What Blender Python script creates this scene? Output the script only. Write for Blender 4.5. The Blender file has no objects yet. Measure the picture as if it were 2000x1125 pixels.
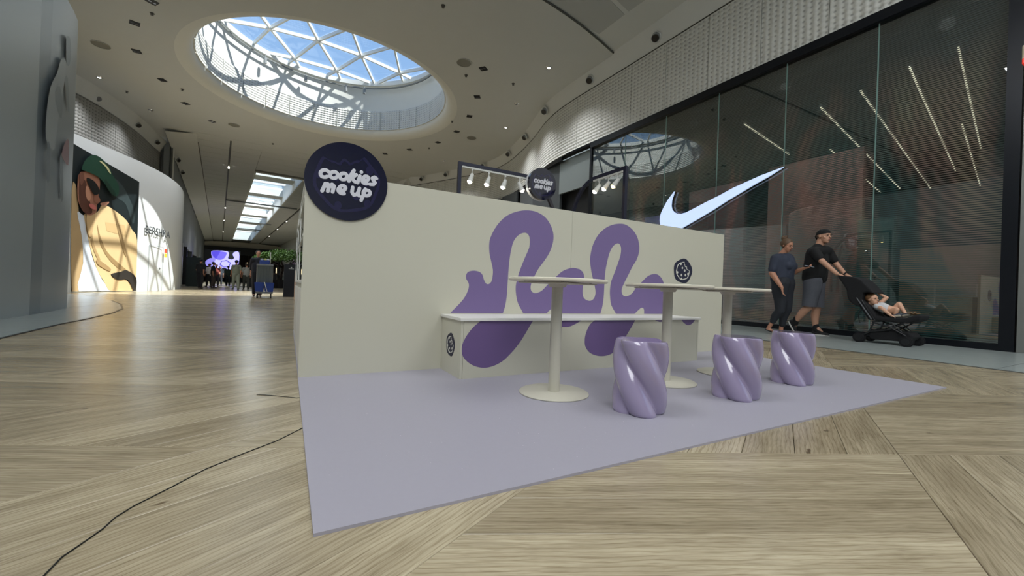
import bpy, bmesh, math, random
from mathutils import Vector, Matrix
from mathutils.geometry import tessellate_polygon
D={"decal":[[1.098,0.436],[1.154,0.488],[1.205,0.545],[1.236,0.608],[1.243,0.652],[1.233,0.677],[1.217,0.701],[1.217,0.732],[1.236,0.756],[1.284,0.766],[1.332,0.757],[1.358,0.733],[1.369,0.701],[1.389,0.67],[1.413,0.665],[1.436,0.685],[1.446,0.724],[1.447,0.782],[1.43,0.846],[1.41,0.921],[1.406,0.998],[1.421,1.057],[1.465,1.139],[1.528,1.211],[1.6,1.259],[1.69,1.292],[1.768,1.304],[1.848,1.299],[1.931,1.266],[1.987,1.209],[2.02,1.143],[2.026,1.081],[2.012,1.016],[1.979,0.944],[1.932,0.878],[1.885,0.82],[1.848,0.757],[1.822,0.708],[1.81,0.66],[1.816,0.626],[1.843,0.606],[1.878,0.607],[1.926,0.629],[1.974,0.673],[2.031,0.724],[2.088,0.771],[2.138,0.809],[2.207,0.836],[2.261,0.845],[2.324,0.836],[2.32,0.839],[2.366,0.811],[2.382,0.77],[2.381,0.72],[2.372,0.677],[2.371,0.62],[2.386,0.578],[2.423,0.555],[2.469,0.551],[2.508,0.574],[2.525,0.625],[2.514,0.682],[2.489,0.754],[2.465,0.825],[2.448,0.91],[2.449,0.982],[2.472,1.07],[2.524,1.162],[2.605,1.236],[2.7,1.283],[2.798,1.305],[2.879,1.302],[2.964,1.265],[3.03,1.203],[3.064,1.121],[3.064,1.043],[3.031,0.963],[2.982,0.899],[2.934,0.819],[2.886,0.741],[2.853,0.679],[2.855,0.634],[2.883,0.605],[2.934,0.606],[2.995,0.638],[3.045,0.694],[3.117,0.751],[3.19,0.809],[3.266,0.839],[3.334,0.84],[3.393,0.81],[3.43,0.764],[3.457,0.684],[3.453,0.586],[3.451,0.445],[3.167,0.442],[3.163,0.478],[3.13,0.494],[3.088,0.47],[3.036,0.442],[2.79,0.44],[2.727,0.511],[2.705,0.6],[2.702,0.674],[2.716,0.749],[2.757,0.84],[2.796,0.933],[2.822,1.01],[2.823,1.077],[2.797,1.11],[2.758,1.106],[2.71,1.068],[2.674,0.999],[2.645,0.893],[2.63,0.789],[2.628,0.686],[2.625,0.584],[2.612,0.495],[2.592,0.439],[2.12,0.441],[2.059,0.465],[2.025,0.467],[1.984,0.441],[1.747,0.439],[1.693,0.515],[1.672,0.582],[1.665,0.661],[1.683,0.742],[1.711,0.824],[1.746,0.907],[1.782,0.991],[1.785,1.059],[1.769,1.098],[1.737,1.111],[1.691,1.097],[1.647,1.059],[1.619,1.004],[1.6,0.91],[1.591,0.803],[1.587,0.711],[1.584,0.592],[1.573,0.5],[1.553,0.438]],"bd":[[[1.176,0.415],[1.124,0.361],[1.079,0.307],[1.049,0.248],[1.045,0.2],[1.056,0.161],[1.093,0.122],[1.147,0.091],[1.214,0.076],[1.282,0.083],[1.357,0.113],[1.419,0.162],[1.483,0.228],[1.534,0.297],[1.579,0.367],[1.604,0.414]],[[1.776,0.414],[1.815,0.371],[1.876,0.354],[1.937,0.354],[1.999,0.375],[2.057,0.413]],[[2.195,0.414],[2.145,0.368],[2.108,0.3],[2.098,0.238],[2.11,0.188],[2.155,0.142],[2.229,0.114],[2.312,0.108],[2.387,0.123],[2.454,0.162],[2.513,0.226],[2.563,0.291],[2.614,0.357],[2.644,0.413]],[[2.886,0.412],[2.916,0.393],[2.956,0.385],[3.016,0.395],[3.036,0.412]],[[3.245,0.416],[3.269,0.379],[3.331,0.352],[3.391,0.366],[3.433,0.415]]],"cookie_wall":[[3.723,0.901],[3.577,0.893],[3.881,0.91],[3.716,1.026],[3.73,0.767]],"cookie_bench":[[2.763,0.219],[2.849,0.207],[2.678,0.231],[2.772,0.304],[2.754,0.135]],"bench":[[1.035,0.001],[1.029,0.427],[3.49,-0.001],[3.483,0.415],[1.03,0.403],[1.022,0.428],[1.027,-0.0]],"swoosh":[[7.457,2.315],[7.66,2.317],[7.826,2.382],[7.927,2.518],[7.971,2.687],[7.965,2.821],[7.91,2.948],[7.833,3.07],[7.723,3.222],[7.613,3.334],[7.516,3.419],[7.556,3.324],[7.601,3.201],[7.612,3.053],[7.586,2.955],[7.514,2.869],[7.401,2.806],[7.28,2.785],[7.131,2.794],[6.947,2.847],[6.557,2.967],[6.192,3.072],[5.849,3.186],[5.526,3.262],[5.222,3.333],[4.762,3.405],[5.073,3.269],[5.367,3.166],[5.678,3.04],[6.009,2.907],[6.361,2.748],[6.736,2.597],[7.138,2.443]],"poster":{"bg":[[-0.09,4.777],[2.981,4.29],[3.03,-0.013],[0.133,-0.014]],"wrinkle":[[1.483,3.946],[1.792,4.096],[2.287,3.784],[2.784,3.065],[2.706,2.598],[2.314,3.275],[1.826,3.463]],"wrinkle2":[[1.169,4.139],[1.431,4.106],[1.705,4.003],[1.677,3.854],[1.353,3.913]],"jl":[[-0.019,3.251],[0.164,3.356],[0.294,2.491],[0.436,1.868],[0.508,1.162],[0.51,0.318],[0.412,0.008],[0.132,-0.001]],"jr":[[0.5,2.623],[0.988,2.743],[1.224,3.059],[1.76,2.952],[2.346,2.692],[2.667,2.367],[2.948,2.023],[2.978,0.531],[2.762,0.64],[2.448,0.817],[2.159,0.733],[1.699,0.625],[2.032,0.44],[2.468,0.447],[2.85,-0.011],[1.777,0.003],[1.448,0.326],[1.084,0.797],[0.719,1.639],[0.532,2.271]],"pocket":[[1.357,2.464],[2.258,2.494],[2.429,2.075],[1.442,2.165]],"fold1":[[1.008,2.342],[1.152,1.956],[1.479,1.439],[2.046,1.054],[2.448,0.817],[2.155,0.805],[1.582,1.168],[1.166,1.685]],"hem":[[1.698,0.639],[2.158,0.74],[2.448,0.81],[2.957,0.531],[2.944,-0.012],[2.85,-0.011],[2.518,0.447],[2.032,0.44]],"shirt":[[0.214,2.605],[0.442,2.548],[0.593,2.607],[0.659,1.896],[0.904,1.123],[1.358,0.394],[1.777,-0.004],[0.397,0.001],[0.518,0.968],[0.414,1.866]],"face":[[0.191,3.871],[0.525,4.028],[0.969,3.95],[1.013,3.557],[0.976,3.313],[1.052,3.126],[0.934,3.002],[0.921,2.765],[0.712,2.595],[0.477,2.619],[0.264,2.805],[0.154,3.101],[0.131,3.601]],"shade":[[0.222,3.689],[0.426,3.677],[0.565,3.19],[0.747,2.7],[0.477,2.619],[0.264,2.805],[0.185,3.234]],"ear":[[0.17,3.865],[0.299,3.952],[0.355,3.723],[0.261,3.507],[0.181,3.614]],"cap":[[0.221,4.02],[0.355,4.366],[0.653,4.622],[0.977,4.611],[1.327,4.423],[1.516,4.164],[1.804,3.886],[1.82,3.569],[1.625,3.448],[1.415,3.548],[1.188,3.769],[0.929,3.926],[0.605,3.984],[0.373,3.998]],"script":[[0.901,4.481],[1.024,4.504],[1.286,4.377],[1.425,4.209],[1.338,4.213],[1.157,4.374]],"glasses":[[0.474,3.806],[0.759,3.748],[0.964,3.545],[0.94,3.372],[0.757,3.311],[0.614,3.463],[0.447,3.715]],"lips":[[0.561,2.96],[0.798,2.955],[0.853,2.819],[0.645,2.826]],"nose":[[0.779,3.336],[0.961,3.289],[1.05,3.16],[0.939,3.056],[0.793,3.067]],"cheek":[[0.456,3.522],[0.583,3.455],[0.66,3.177],[0.557,3.044],[0.438,3.259]],"foldb":[[0.75,2.304],[0.894,1.657],[1.193,1.142],[1.084,1.135],[0.798,1.647]],"foldc":[[1.768,2.812],[2.131,2.148],[2.414,1.444],[2.318,1.393],[2.012,2.061]],"foldd":[[1.068,1.134],[1.642,0.855],[1.585,0.748],[1.076,0.966]],"collar":[[0.532,2.596],[0.866,2.721],[0.769,1.909],[0.608,1.988]],"brim":[[1.179,3.937],[1.403,3.787],[1.684,3.538],[1.598,3.449],[1.415,3.548],[1.188,3.769]],"hand":[[1.054,3.079],[1.389,3.196],[1.409,3.151],[1.268,3.027],[1.099,3.007]]},"poster_A":[[-6.166,18.223],[-5.251,21.061]],"bersh":[[0.624,2.364],[2.158,2.391],[0.602,2.673],[0.776,1.815],[2.146,1.982],[2.3,-0.012],[0.907,-0.013],[2.203,1.806],[1.041,0.262],[0.082,2.399]],"fig":{"dress":[[0.125,4.008],[0.344,4.076],[0.336,3.776],[0.108,3.081],[-0.037,2.526],[-0.224,2.532],[-0.401,2.593],[-0.437,2.904],[-0.323,3.376],[-0.054,3.704]],"leg":[[-0.355,2.525],[-0.224,2.532],[-0.195,2.015],[-0.334,2.015]],"leg2":[[0.236,2.479],[0.38,2.485],[0.489,1.849],[0.33,1.867]],"head":[[0.317,4.433],[0.402,4.504],[0.519,4.501],[0.585,4.303],[0.533,4.098],[0.407,4.028],[0.33,4.188]],"bag":[[0.311,2.527],[0.381,2.693],[0.523,2.837],[0.659,2.844],[0.671,2.447],[0.456,2.473]],"arm":[[0.332,3.804],[0.471,3.83],[0.61,3.366],[0.557,3.318],[0.388,3.588]],"dark":[[-0.101,3.405],[0.092,3.563],[0.251,3.361],[0.239,3.094],[0.012,3.163]]},"man":{"head":[8.3,3.665,1.786],"neck":[8.3,3.709,1.663],"chest":[8.3,3.761,1.428],"waist":[8.3,3.811,1.055],"hip":[8.3,3.805,0.878],"shn":[8.08,3.706,1.486],"eln":[8.0,3.553,1.312],"han":[8.0,3.28,1.06],"shf":[8.5,3.69,1.527],"elf":[8.55,3.579,1.301],"haf":[8.5,3.359,1.071],"hipn":[8.2,3.776,0.855],"kn":[8.2,3.818,0.521],"an":[8.2,4.033,0.237],"tn":[8.2,4.077,0.051],"hn":[8.2,4.144,0.207],"hipf":[8.42,3.824,0.862],"kf":[8.42,3.796,0.505],"af":[8.42,3.807,0.127],"tf":[8.42,3.576,-0.02],"hf":[8.42,3.842,0.003],"shirtb":[8.3,3.807,0.937],"shortb":[8.3,3.777,0.514]},"woman":{"head":[7.75,3.979,1.598],"bun":[7.75,4.099,1.741],"neck":[7.75,4.048,1.482],"chest":[7.75,4.033,1.324],"waist":[7.75,4.068,0.992],"hip":[7.75,4.054,0.835],"shn":[7.55,4.076,1.352],"eln":[7.5,4.096,1.088],"han":[7.5,3.92,0.829],"fn":[7.5,3.901,0.706],"shf":[7.95,4.046,1.378],"elf":[7.95,3.965,1.119],"haf":[7.9,3.75,1.188],"phone":[7.9,3.716,1.207],"hipn":[7.65,4.019,0.794],"kn":[7.62,4.0,0.426],"an":[7.6,4.129,0.193],"tn":[7.6,4.047,-0.042],"hn":[7.6,4.231,0.104],"hipf":[7.85,4.04,0.8],"kf":[7.85,4.002,0.457],"af":[7.85,4.092,0.115],"tf":[7.85,4.042,0.002],"hf":[7.85,4.126,0.002]},"str":{"handle":[8.0,3.283,1.038],"rw":[7.95,2.966,0.014],"fw":[7.95,2.39,0.041],"rwf":[8.4,2.934,0.005],"fwf":[8.4,2.396,0.038],"cano":[[8.0,3.295,1.044],[8.0,3.261,1.058],[8.0,3.094,1.036],[8.0,2.985,0.983],[8.0,2.856,0.828],[8.0,2.83,0.778],[8.0,2.959,0.787],[8.0,2.974,0.579],[8.0,3.048,0.575],[8.0,3.137,0.65],[8.0,3.168,0.769],[8.0,3.17,0.822],[8.0,3.258,0.97]],"seatb":[8.0,3.053,0.746],"seatl":[8.0,2.804,0.384],"seatf":[8.0,2.423,0.415],"foot":[8.0,2.3,0.46],"axr":[8.0,2.878,0.133],"axf":[8.0,2.249,0.147],"bask":[[8.0,2.878,0.133],[8.0,2.84,0.227],[8.0,2.437,0.232],[8.0,2.293,0.153],[8.0,2.441,0.057],[8.0,2.855,0.046]],"strap":[[7.95,2.923,0.542],[7.95,2.984,0.486],[7.95,2.997,0.394],[7.95,2.974,0.305]],"chead":[8.1,2.883,0.682],"cneck":[8.15,2.878,0.605],"cchest":[8.15,2.78,0.565],"chip":[8.15,2.66,0.496],"ckn1":[8.2,2.593,0.626],"cft1":[8.15,2.498,0.458],"ckn2":[8.05,2.571,0.539],"cft2":[8.05,2.588,0.438],"cel":[8.3,2.775,0.716],"chd":[8.3,2.878,0.785],"csh":[8.25,2.836,0.628],"cel2":[7.98,2.712,0.542],"chd2":[7.98,2.613,0.449],"csh2":[8.05,2.806,0.575],"toy":[8.1,2.392,0.465]},"R":{"fp":[[5.593,9.096],[6.326,9.22],[7.779,9.386],[7.805,8.37],[7.086,8.168]],"fp2":[[7.195,8.057],[7.81,8.222],[7.851,7.65]]},"skew":0}

random.seed(7)
PI=math.pi
sc=bpy.context.scene
C=sc.collection
# ---------------------------------------------------------------- camera, world, sun, large lights, exposure
F_PX,ROLL,PITCH,YAW,CAM_H=794.14,.0372,.0032,.5033,.63
cy,sy=math.cos(YAW),math.sin(YAW)
vF=Vector((sy*math.cos(PITCH),cy*math.cos(PITCH),math.sin(PITCH)))
vR0=Vector((cy,-sy,0)); vU0=vR0.cross(vF)
vR=vR0*math.cos(ROLL)+vU0*math.sin(ROLL); vU=vU0*math.cos(ROLL)-vR0*math.sin(ROLL)
cd=bpy.data.cameras.new('camera'); cam=bpy.data.objects.new('camera',cd); C.objects.link(cam)
m=Matrix((vR,vU,-vF)).transposed().to_4x4(); m.translation=Vector((0,0,CAM_H)); cam.matrix_world=m
cd.sensor_width=36; cd.sensor_fit='HORIZONTAL'; cd.lens=F_PX/2000*36; cd.clip_end=400; cd.clip_start=.02
sc.camera=cam
sc.view_settings.view_transform='Standard'; sc.view_settings.look='None'; sc.view_settings.gamma=1
sc.view_settings.use_curve_mapping=False; sc.view_settings.exposure=0.14
sc.cycles.use_denoising=True; sc.cycles.max_bounces=10; sc.cycles.transparent_max_bounces=16
sc.cycles.diffuse_bounces=5; sc.cycles.glossy_bounces=4; sc.cycles.caustics_reflective=False; sc.cycles.caustics_refractive=False
sc.cycles.sample_clamp_indirect=6
w=bpy.data.worlds.new('sky'); sc.world=w; w.use_nodes=True; nt=w.node_tree; nt.nodes.clear()
wo=nt.nodes.new('ShaderNodeOutputWorld'); bg=nt.nodes.new('ShaderNodeBackground'); tc=nt.nodes.new('ShaderNodeTexCoord')
sp=nt.nodes.new('ShaderNodeSeparateXYZ'); cr=nt.nodes.new('ShaderNodeValToRGB')
nt.links.new(tc.outputs['Generated'],sp.inputs[0]); nt.links.new(sp.outputs['Z'],cr.inputs[0]); nt.links.new(cr.outputs[0],bg.inputs[0]); nt.links.new(bg.outputs[0],wo.inputs[0])
cr.color_ramp.elements[0].position=0; cr.color_ramp.elements[0].color=(.62,.74,.82,1)
cr.color_ramp.elements[1].position=.85; cr.color_ramp.elements[1].color=(.16,.33,.68,1)
e=cr.color_ramp.elements.new(.3); e.color=(.34,.52,.78,1)
bg.inputs[1].default_value=1.15
def sun_dir():
    el=math.radians(58.6); az=math.radians(142)
    return Vector((math.cos(az)*math.cos(el),math.sin(az)*math.cos(el),-math.sin(el)))
sl=bpy.data.lights.new('sun','SUN'); sl.energy=11; sl.angle=math.radians(.7); sl.color=(1,.95,.86)
so=bpy.data.objects.new('sun',sl); C.objects.link(so); so.rotation_euler=sun_dir().to_track_quat('-Z','Y').to_euler(); so.location=(0,0,30)
def area(name,loc,target,sx,sy_,power,col=(1,1,1)):
    l=bpy.data.lights.new(name,'AREA'); l.shape='RECTANGLE'; l.size=sx; l.size_y=sy_; l.energy=power; l.color=col
    o=bpy.data.objects.new(name,l); C.objects.link(o); o.location=loc
    o.rotation_euler=(Vector(target)-Vector(loc)).to_track_quat('-Z','Y').to_euler(); return o
# daylight through the next roof lights of the mall, behind the photographer, plus an added near fill
area('rooflight_behind',(-2.0,-7,8.2),(-2.0,-7,0),6,9,900,(.95,.98,1))
area('rooflight_behind_side',(5.5,-2,8.2),(5.5,-2,0),4,5,330,(.95,.98,1))
area('near_fill',(-2.4,2.4,8.22),(-2.0,2.4,0),3,4.5,400,(.95,.98,1))  # added area light, brightens the bench side and the near floor
area('corridor_rooflight',(-3.4,50,9.3),(-3.4,50,0),2.6,24,500,(.93,.98,1))
def spot(name,loc,power,parent=None,size=118,col=(.97,.985,1)):
    l=bpy.data.lights.new(name,'SPOT'); l.energy=power; l.spot_size=math.radians(size); l.spot_blend=1; l.shadow_soft_size=.1; l.color=col
    o=bpy.data.objects.new(name,l); C.objects.link(o); o.location=loc; return o
# ---------------------------------------------------------------- helpers
def lin(c):
    def f(v):
        v/=255.; return v/12.92 if v<=.04045 else ((v+.055)/1.055)**2.4
    return (f(c[0]),f(c[1]),f(c[2]),1)
MATS={}
def mat(name,col,rough=.5,metal=0,spec=.5,coat=0,emit=None,es=0,noise=0,nscale=20,bump=0,bscale=200,alpha=None):
    if name in MATS: return MATS[name]
    M=bpy.data.materials.new(name); M.use_nodes=True; t=M.node_tree; b=t.nodes['Principled BSDF']
    c=lin(col); b.inputs['Base Color'].default_value=c; b.inputs['Roughness'].default_value=rough
    b.inputs['Metallic'].default_value=metal; b.inputs['Specular IOR Level'].default_value=spec
    b.inputs['Coat Weight'].default_value=coat; b.inputs['Coat Roughness'].default_value=.08
    if emit: b.inputs['Emission Color'].default_value=lin(emit); b.inputs['Emission Strength'].default_value=es
    if noise or bump:
        tcn=t.nodes.new('ShaderNodeTexCoord')
    if noise:
        n=t.nodes.new('ShaderNodeTexNoise'); n.inputs['Scale'].default_value=nscale; n.inputs['Detail'].default_value=4
        t.links.new(tcn.outputs['Object'],n.inputs['Vector'])
        mx=t.nodes.new('ShaderNodeMix'); mx.data_type='RGBA'; mx.inputs[6].default_value=[v*(1-noise) for v in c[:3]]+[1]; mx.inputs[7].default_value=[min(1,v*(1+noise)) for v in c[:3]]+[1]
        t.links.new(n.outputs['Fac'],mx.inputs[0]); t.links.new(mx.outputs[2],b.inputs['Base Color'])
    if bump:
        n=t.nodes.new('ShaderNodeTexNoise'); n.inputs['Scale'].default_value=bscale; t.links.new(tcn.outputs['Object'],n.inputs['Vector'])
        bp=t.nodes.new('ShaderNodeBump'); bp.inputs['Strength'].default_value=bump; bp.inputs['Distance'].default_value=.002
        t.links.new(n.outputs['Fac'],bp.inputs['Height']); t.links.new(bp.outputs[0],b.inputs['Normal'])
    MATS[name]=M; return M
def link(o,parent=None):
    C.objects.link(o)
    if parent is not None: o.parent=parent; o.matrix_parent_inverse=parent_inv(parent)
    return o
def parent_inv(p):
    mm=Matrix.Identity(4); q=p; ch=[]
    while q: ch.append(q); q=q.parent
    for q in reversed(ch): mm=mm@q.matrix_parent_inverse@q.matrix_basis
    return mm.inverted()
def meshobj(name,bm,material,parent=None,smooth=False,props=None):
    me=bpy.data.meshes.new(name); bm.to_mesh(me); bm.free()
    for mm in (material if isinstance(material,(list,tuple)) else [material]): me.materials.append(mm)
    if smooth:
        for p in me.polygons: p.use_smooth=True
        if smooth!='all': me.set_sharp_from_angle(angle=math.radians(40))
    o=bpy.data.objects.new(name,me); link(o,parent)
    if props:
        for k,v in props.items(): o[k]=v
    return o
def tag(o,label=None,cat=None,group=None,kind=None):
    for k,v in (('label',label),('category',cat),('group',group),('kind',kind)):
        if v: o[k]=v
    return o
def thing(name,label,cat,loc=(0,0,0),group=None,rz=0):
    o=bpy.data.objects.new(name,None); o.empty_display_size=.1; o.location=loc; o.rotation_euler=(0,0,rz); C.objects.link(o)
    return tag(o,label,cat,group)
def struct(name,bm,material,smooth=False): return tag(meshobj(name,bm,material,None,smooth),kind='structure')
def B(): return bmesh.new()
def box(bm,c,s,rz=0,bev=0,rot=None):
    mt=Matrix.Translation(c)@(rot.to_4x4() if rot else Matrix.Rotation(rz,4,'Z'))@Matrix.Diagonal((s[0],s[1],s[2],1))
    r=bmesh.ops.create_cube(bm,size=1,matrix=mt)
    if bev:
        ed=list({e for v in r['verts'] for e in v.link_edges}); bmesh.ops.bevel(bm,geom=ed,offset=bev,segments=2,affect='EDGES',profile=.5)
    return bm
def box2(bm,a,b,bev=0):
    return box(bm,[(a[i]+b[i])/2 for i in range(3)],[abs(b[i]-a[i]) for i in range(3)],bev=bev)
def cone(bm,a,b,ra,rb=None,seg=24,caps=True):
    a=Vector(a);b=Vector(b);rb=ra if rb is None else rb; d=b-a
    q=d.to_track_quat('Z','Y').to_matrix().to_4x4()
    bmesh.ops.create_cone(bm,cap_ends=caps,segments=seg,radius1=ra,radius2=rb,depth=d.length,matrix=Matrix.Translation((a+b)/2)@q); return bm
def ball(bm,c,r,sub=2,s=(1,1,1),rot=None):
    mt=Matrix.Translation(c)@(rot.to_4x4() if rot else Matrix.Identity(4))@Matrix.Diagonal((s[0],s[1],s[2],1))
    bmesh.ops.create_icosphere(bm,subdivisions=sub,radius=r,matrix=mt); return bm
def bar(bm,a,b,wd,ht,up=(0,0,1)):
    a=Vector(a);b=Vector(b);d=(b-a); L=d.length; x=d.normalized(); u=Vector(up); yv=u.cross(x)
    if yv.length<1e-4: yv=Vector((0,1,0)).cross(x)
    yv.normalize(); z=x.cross(yv); R=Matrix((x,yv,z)).transposed().to_4x4()
    bmesh.ops.create_cube(bm,size=1,matrix=Matrix.Translation((a+b)/2)@R@Matrix.Diagonal((L,wd,ht,1))); return bm
def tube(bm,pts,r,seg=8):
    for i in range(len(pts)-1):
        cone(bm,pts[i],pts[i+1],r,seg=seg)
        if 0<i: ball(bm,pts[i],r*1.0,1)
    return bm
def smooth_poly(pts,n=4):
    out=[]; N=len(pts)
    for i in range(N):
        p0,p1,p2,p3=[Vector(pts[(i+k)%N]) for k in (-1,0,1,2)]
        for j in range(n):
            t=j/n; out.append(.5*((2*p1)+(p2-p0)*t+(2*p0-5*p1+4*p2-p3)*t*t+(3*p1-p0-3*p2+p3)*t**3))
    return out
def open_smooth(pts,n=4):
    P=[Vector(p) for p in pts]; out=[]
    for i in range(len(P)-1):
        p0=P[max(i-1,0)];p1=P[i];p2=P[i+1];p3=P[min(i+2,len(P)-1)]
        for j in range(n):
            t=j/n; out.append(.5*((2*p1)+(p2-p0)*t+(2*p0-5*p1+4*p2-p3)*t*t+(3*p1-p0-3*p2+p3)*t**3))
    out.append(P[-1]); return out
def prism(bm,pts,fn,t0,t1,holes=None):
    """2-D outline pts; fn(x,y,t) -> 3-D; between depths t0 and t1 (t1 is the shown face)"""
    loops=[[Vector((p[0],p[1],0)) for p in pts]]+[[Vector((p[0],p[1],0)) for p in h] for h in (holes or [])]
    flat=[p for l in loops for p in l]
    top=[bm.verts.new(fn(p.x,p.y,t1)) for p in flat]
    tris=tessellate_polygon(loops)
    for t in tris:
        try: bm.faces.new([top[i] for i in t])
        except ValueError: pass
    if t0!=t1:
        bot=[bm.verts.new(fn(p.x,p.y,t0)) for p in flat]
        for t in tris:
            try: bm.faces.new([bot[i] for i in reversed(t)])
            except ValueError: pass
        k=0
        for l in loops:
            n=len(l)
            for i in range(n):
                a,b=k+i,k+(i+1)%n
                try: bm.faces.new([top[a],top[b],bot[b],bot[a]])
                except ValueError: pass
            k+=n
    bmesh.ops.recalc_face_normals(bm,faces=bm.faces[:]); return bm
def lathe(bm,prof,c=(0,0,0),seg=48,a0=0,a1=2*PI):
    closed=abs(a1-a0-2*PI)<1e-6; n=seg if closed else seg+1; rows=[]
    for i in range(n):
        a=a0+(a1-a0)*i/seg
        rows.append([bm.verts.new((c[0]+r*math.cos(a),c[1]+r*math.sin(a),c[2]+z)) for r,z in prof])
    for i in range(seg):
        A_=rows[i];B_=rows[(i+1)%n]
        for j in range(len(prof)-1):
            try: bm.faces.new([A_[j],B_[j],B_[j+1],A_[j+1]])
            except ValueError: pass
    return bm
def remesh(name,bm,material,parent,vox=.011,sm=6,disp=0):
    me=bpy.data.meshes.new(name); bm.to_mesh(me); bm.free(); o=bpy.data.objects.new(name,me); C.objects.link(o)
    r=o.modifiers.new('r','REMESH'); r.mode='VOXEL'; r.voxel_size=vox; s=o.modifiers.new('s','SMOOTH'); s.iterations=sm; s.factor=.5
    dg=bpy.context.evaluated_depsgraph_get(); m2=bpy.data.meshes.new_from_object(o.evaluated_get(dg)); bpy.data.objects.remove(o)
    m2.materials.clear(); m2.materials.append(material)
    for p in m2.polygons: p.use_smooth=True
    o=bpy.data.objects.new(name,m2); link(o,parent); return o
def text(name,body,size,loc,rot,material,parent,offset=0,extrude=.003,shear=0,bevel=0,spacing=1,props=None,line=1,align='CENTER'):
    cu=bpy.data.curves.new(name,'FONT'); cu.body=body; cu.size=size; cu.offset=offset; cu.extrude=extrude; cu.shear=shear; cu.bevel_depth=bevel; cu.bevel_resolution=2
    cu.space_character=spacing; cu.space_line=line; cu.align_x=align; cu.align_y='CENTER'; cu.materials.append(material)
    o=bpy.data.objects.new(name,cu); C.objects.link(o)
    dg=bpy.context.evaluated_depsgraph_get(); me=bpy.data.meshes.new_from_object(o.evaluated_get(dg)); bpy.data.objects.remove(o)
    o=bpy.data.objects.new(name,me)
    R=rot if isinstance(rot,Matrix) else Matrix.Rotation(0,4,'X')
    me.transform(Matrix.Translation(loc)@R); 
    if not me.materials: me.materials.append(material)
    link(o,parent); return o
def uvbox(me):pass
# ---------------------------------------------------------------- node materials
def wood_mat():
    M=bpy.data.materials.new('oak plank'); M.use_nodes=True; t=M.node_tree; b=t.nodes['Principled BSDF']; N=t.nodes.new; L=t.links.new
    at=N('ShaderNodeAttribute'); at.attribute_name='puv'; at.attribute_type='GEOMETRY'
    av=N('ShaderNodeAttribute'); av.attribute_name='pv'; av.attribute_type='GEOMETRY'
    mp=N('ShaderNodeMapping'); mp.inputs['Scale'].default_value=(.9,8,1); L(at.outputs['Vector'],mp.inputs[0])
    n1=N('ShaderNodeTexNoise'); n1.inputs['Scale'].default_value=2.2; n1.inputs['Detail'].default_value=7; n1.inputs['Roughness'].default_value=.65; n1.inputs['Distortion'].default_value=.6; L(mp.outputs[0],n1.inputs['Vector'])
    mp2=N('ShaderNodeMapping'); mp2.inputs['Scale'].default_value=(5,120,1); L(at.outputs['Vector'],mp2.inputs[0])
    n2=N('ShaderNodeTexNoise'); n2.inputs['Scale'].default_value=2.5; n2.inputs['Detail'].default_value=4; L(mp2.outputs[0],n2.inputs['Vector'])
    mp3=N('ShaderNodeMapping'); mp3.inputs['Scale'].default_value=(.8,3.4,1); L(at.outputs['Vector'],mp3.inputs[0])
    wv=N('ShaderNodeTexWave'); wv.wave_type='RINGS'; wv.inputs['Scale'].default_value=5.5; wv.inputs['Distortion'].default_value=5.5; wv.inputs['Detail'].default_value=3; wv.inputs['Detail Scale'].default_value=1.2; L(mp3.outputs[0],wv.inputs['Vector'])
    r1=N('ShaderNodeValToRGB'); r1.color_ramp.elements[0].position=.28; r1.color_ramp.elements[0].color=lin((149,136,111)); r1.color_ramp.elements[1].position=.72; r1.color_ramp.elements[1].color=lin((197,185,158)); L(n1.outputs['Fac'],r1.inputs[0])
    def mul(a,c0,c1,fac,p0=.35,p1=.6):
        r=N('ShaderNodeValToRGB'); r.color_ramp.elements[0].position=p0; r.color_ramp.elements[0].color=c0; r.color_ramp.elements[1].position=p1; r.color_ramp.elements[1].color=c1
        L(fac,r.inputs[0]); x=N('ShaderNodeMix'); x.data_type='RGBA'; x.blend_type='MULTIPLY'; x.inputs[0].default_value=1; L(a,x.inputs[6]); L(r.outputs[0],x.inputs[7]); return x.outputs[2]
    c=mul(r1.outputs[0],(.76,.73,.69,1),(1,1,1,1),n2.outputs['Fac'],.34,.50)
    c=mul(c,(.80,.78,.74,1),(1,1,1,1),wv.outputs['Fac'],.0,.35)
    # knots and scuffs
    n3=N('ShaderNodeTexNoise'); n3.inputs['Scale'].default_value=1; n3.inputs['Detail'].default_value=2
    mp4=N('ShaderNodeMapping'); mp4.inputs['Scale'].default_value=(5,14,1); L(at.outputs['Vector'],mp4.inputs[0]); L(mp4.outputs[0],n3.inputs['Vector'])
    c=mul(c,(.35,.3,.25,1),(1,1,1,1),n3.outputs['Fac'],.23,.27)
    tn=N('ShaderNodeValToRGB'); tn.color_ramp.elements[0].color=(.70,.68,.65,1); tn.color_ramp.elements[1].color=(1.0,1.0,1.0,1); L(av.outputs['Fac'],tn.inputs[0])
    x=N('ShaderNodeMix'); x.data_type='RGBA'; x.blend_type='MULTIPLY'; x.inputs[0].default_value=1; L(c,x.inputs[6]); L(tn.outputs[0],x.inputs[7])
    L(x.outputs[2],b.inputs['Base Color'])
    rr=N('ShaderNodeMapRange'); rr.inputs[3].default_value=.15; rr.inputs[4].default_value=.30; L(n1.outputs['Fac'],rr.inputs[0]); L(rr.outputs[0],b.inputs['Roughness'])
    b.inputs['Specular IOR Level'].default_value=.5
    bp=N('ShaderNodeBump'); bp.inputs['Strength'].default_value=.25; bp.inputs['Distance'].default_value=.001; L(n2.outputs['Fac'],bp.inputs['Height']); L(bp.outputs[0],b.inputs['Normal'])
    return M
WOOD=wood_mat()
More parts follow.
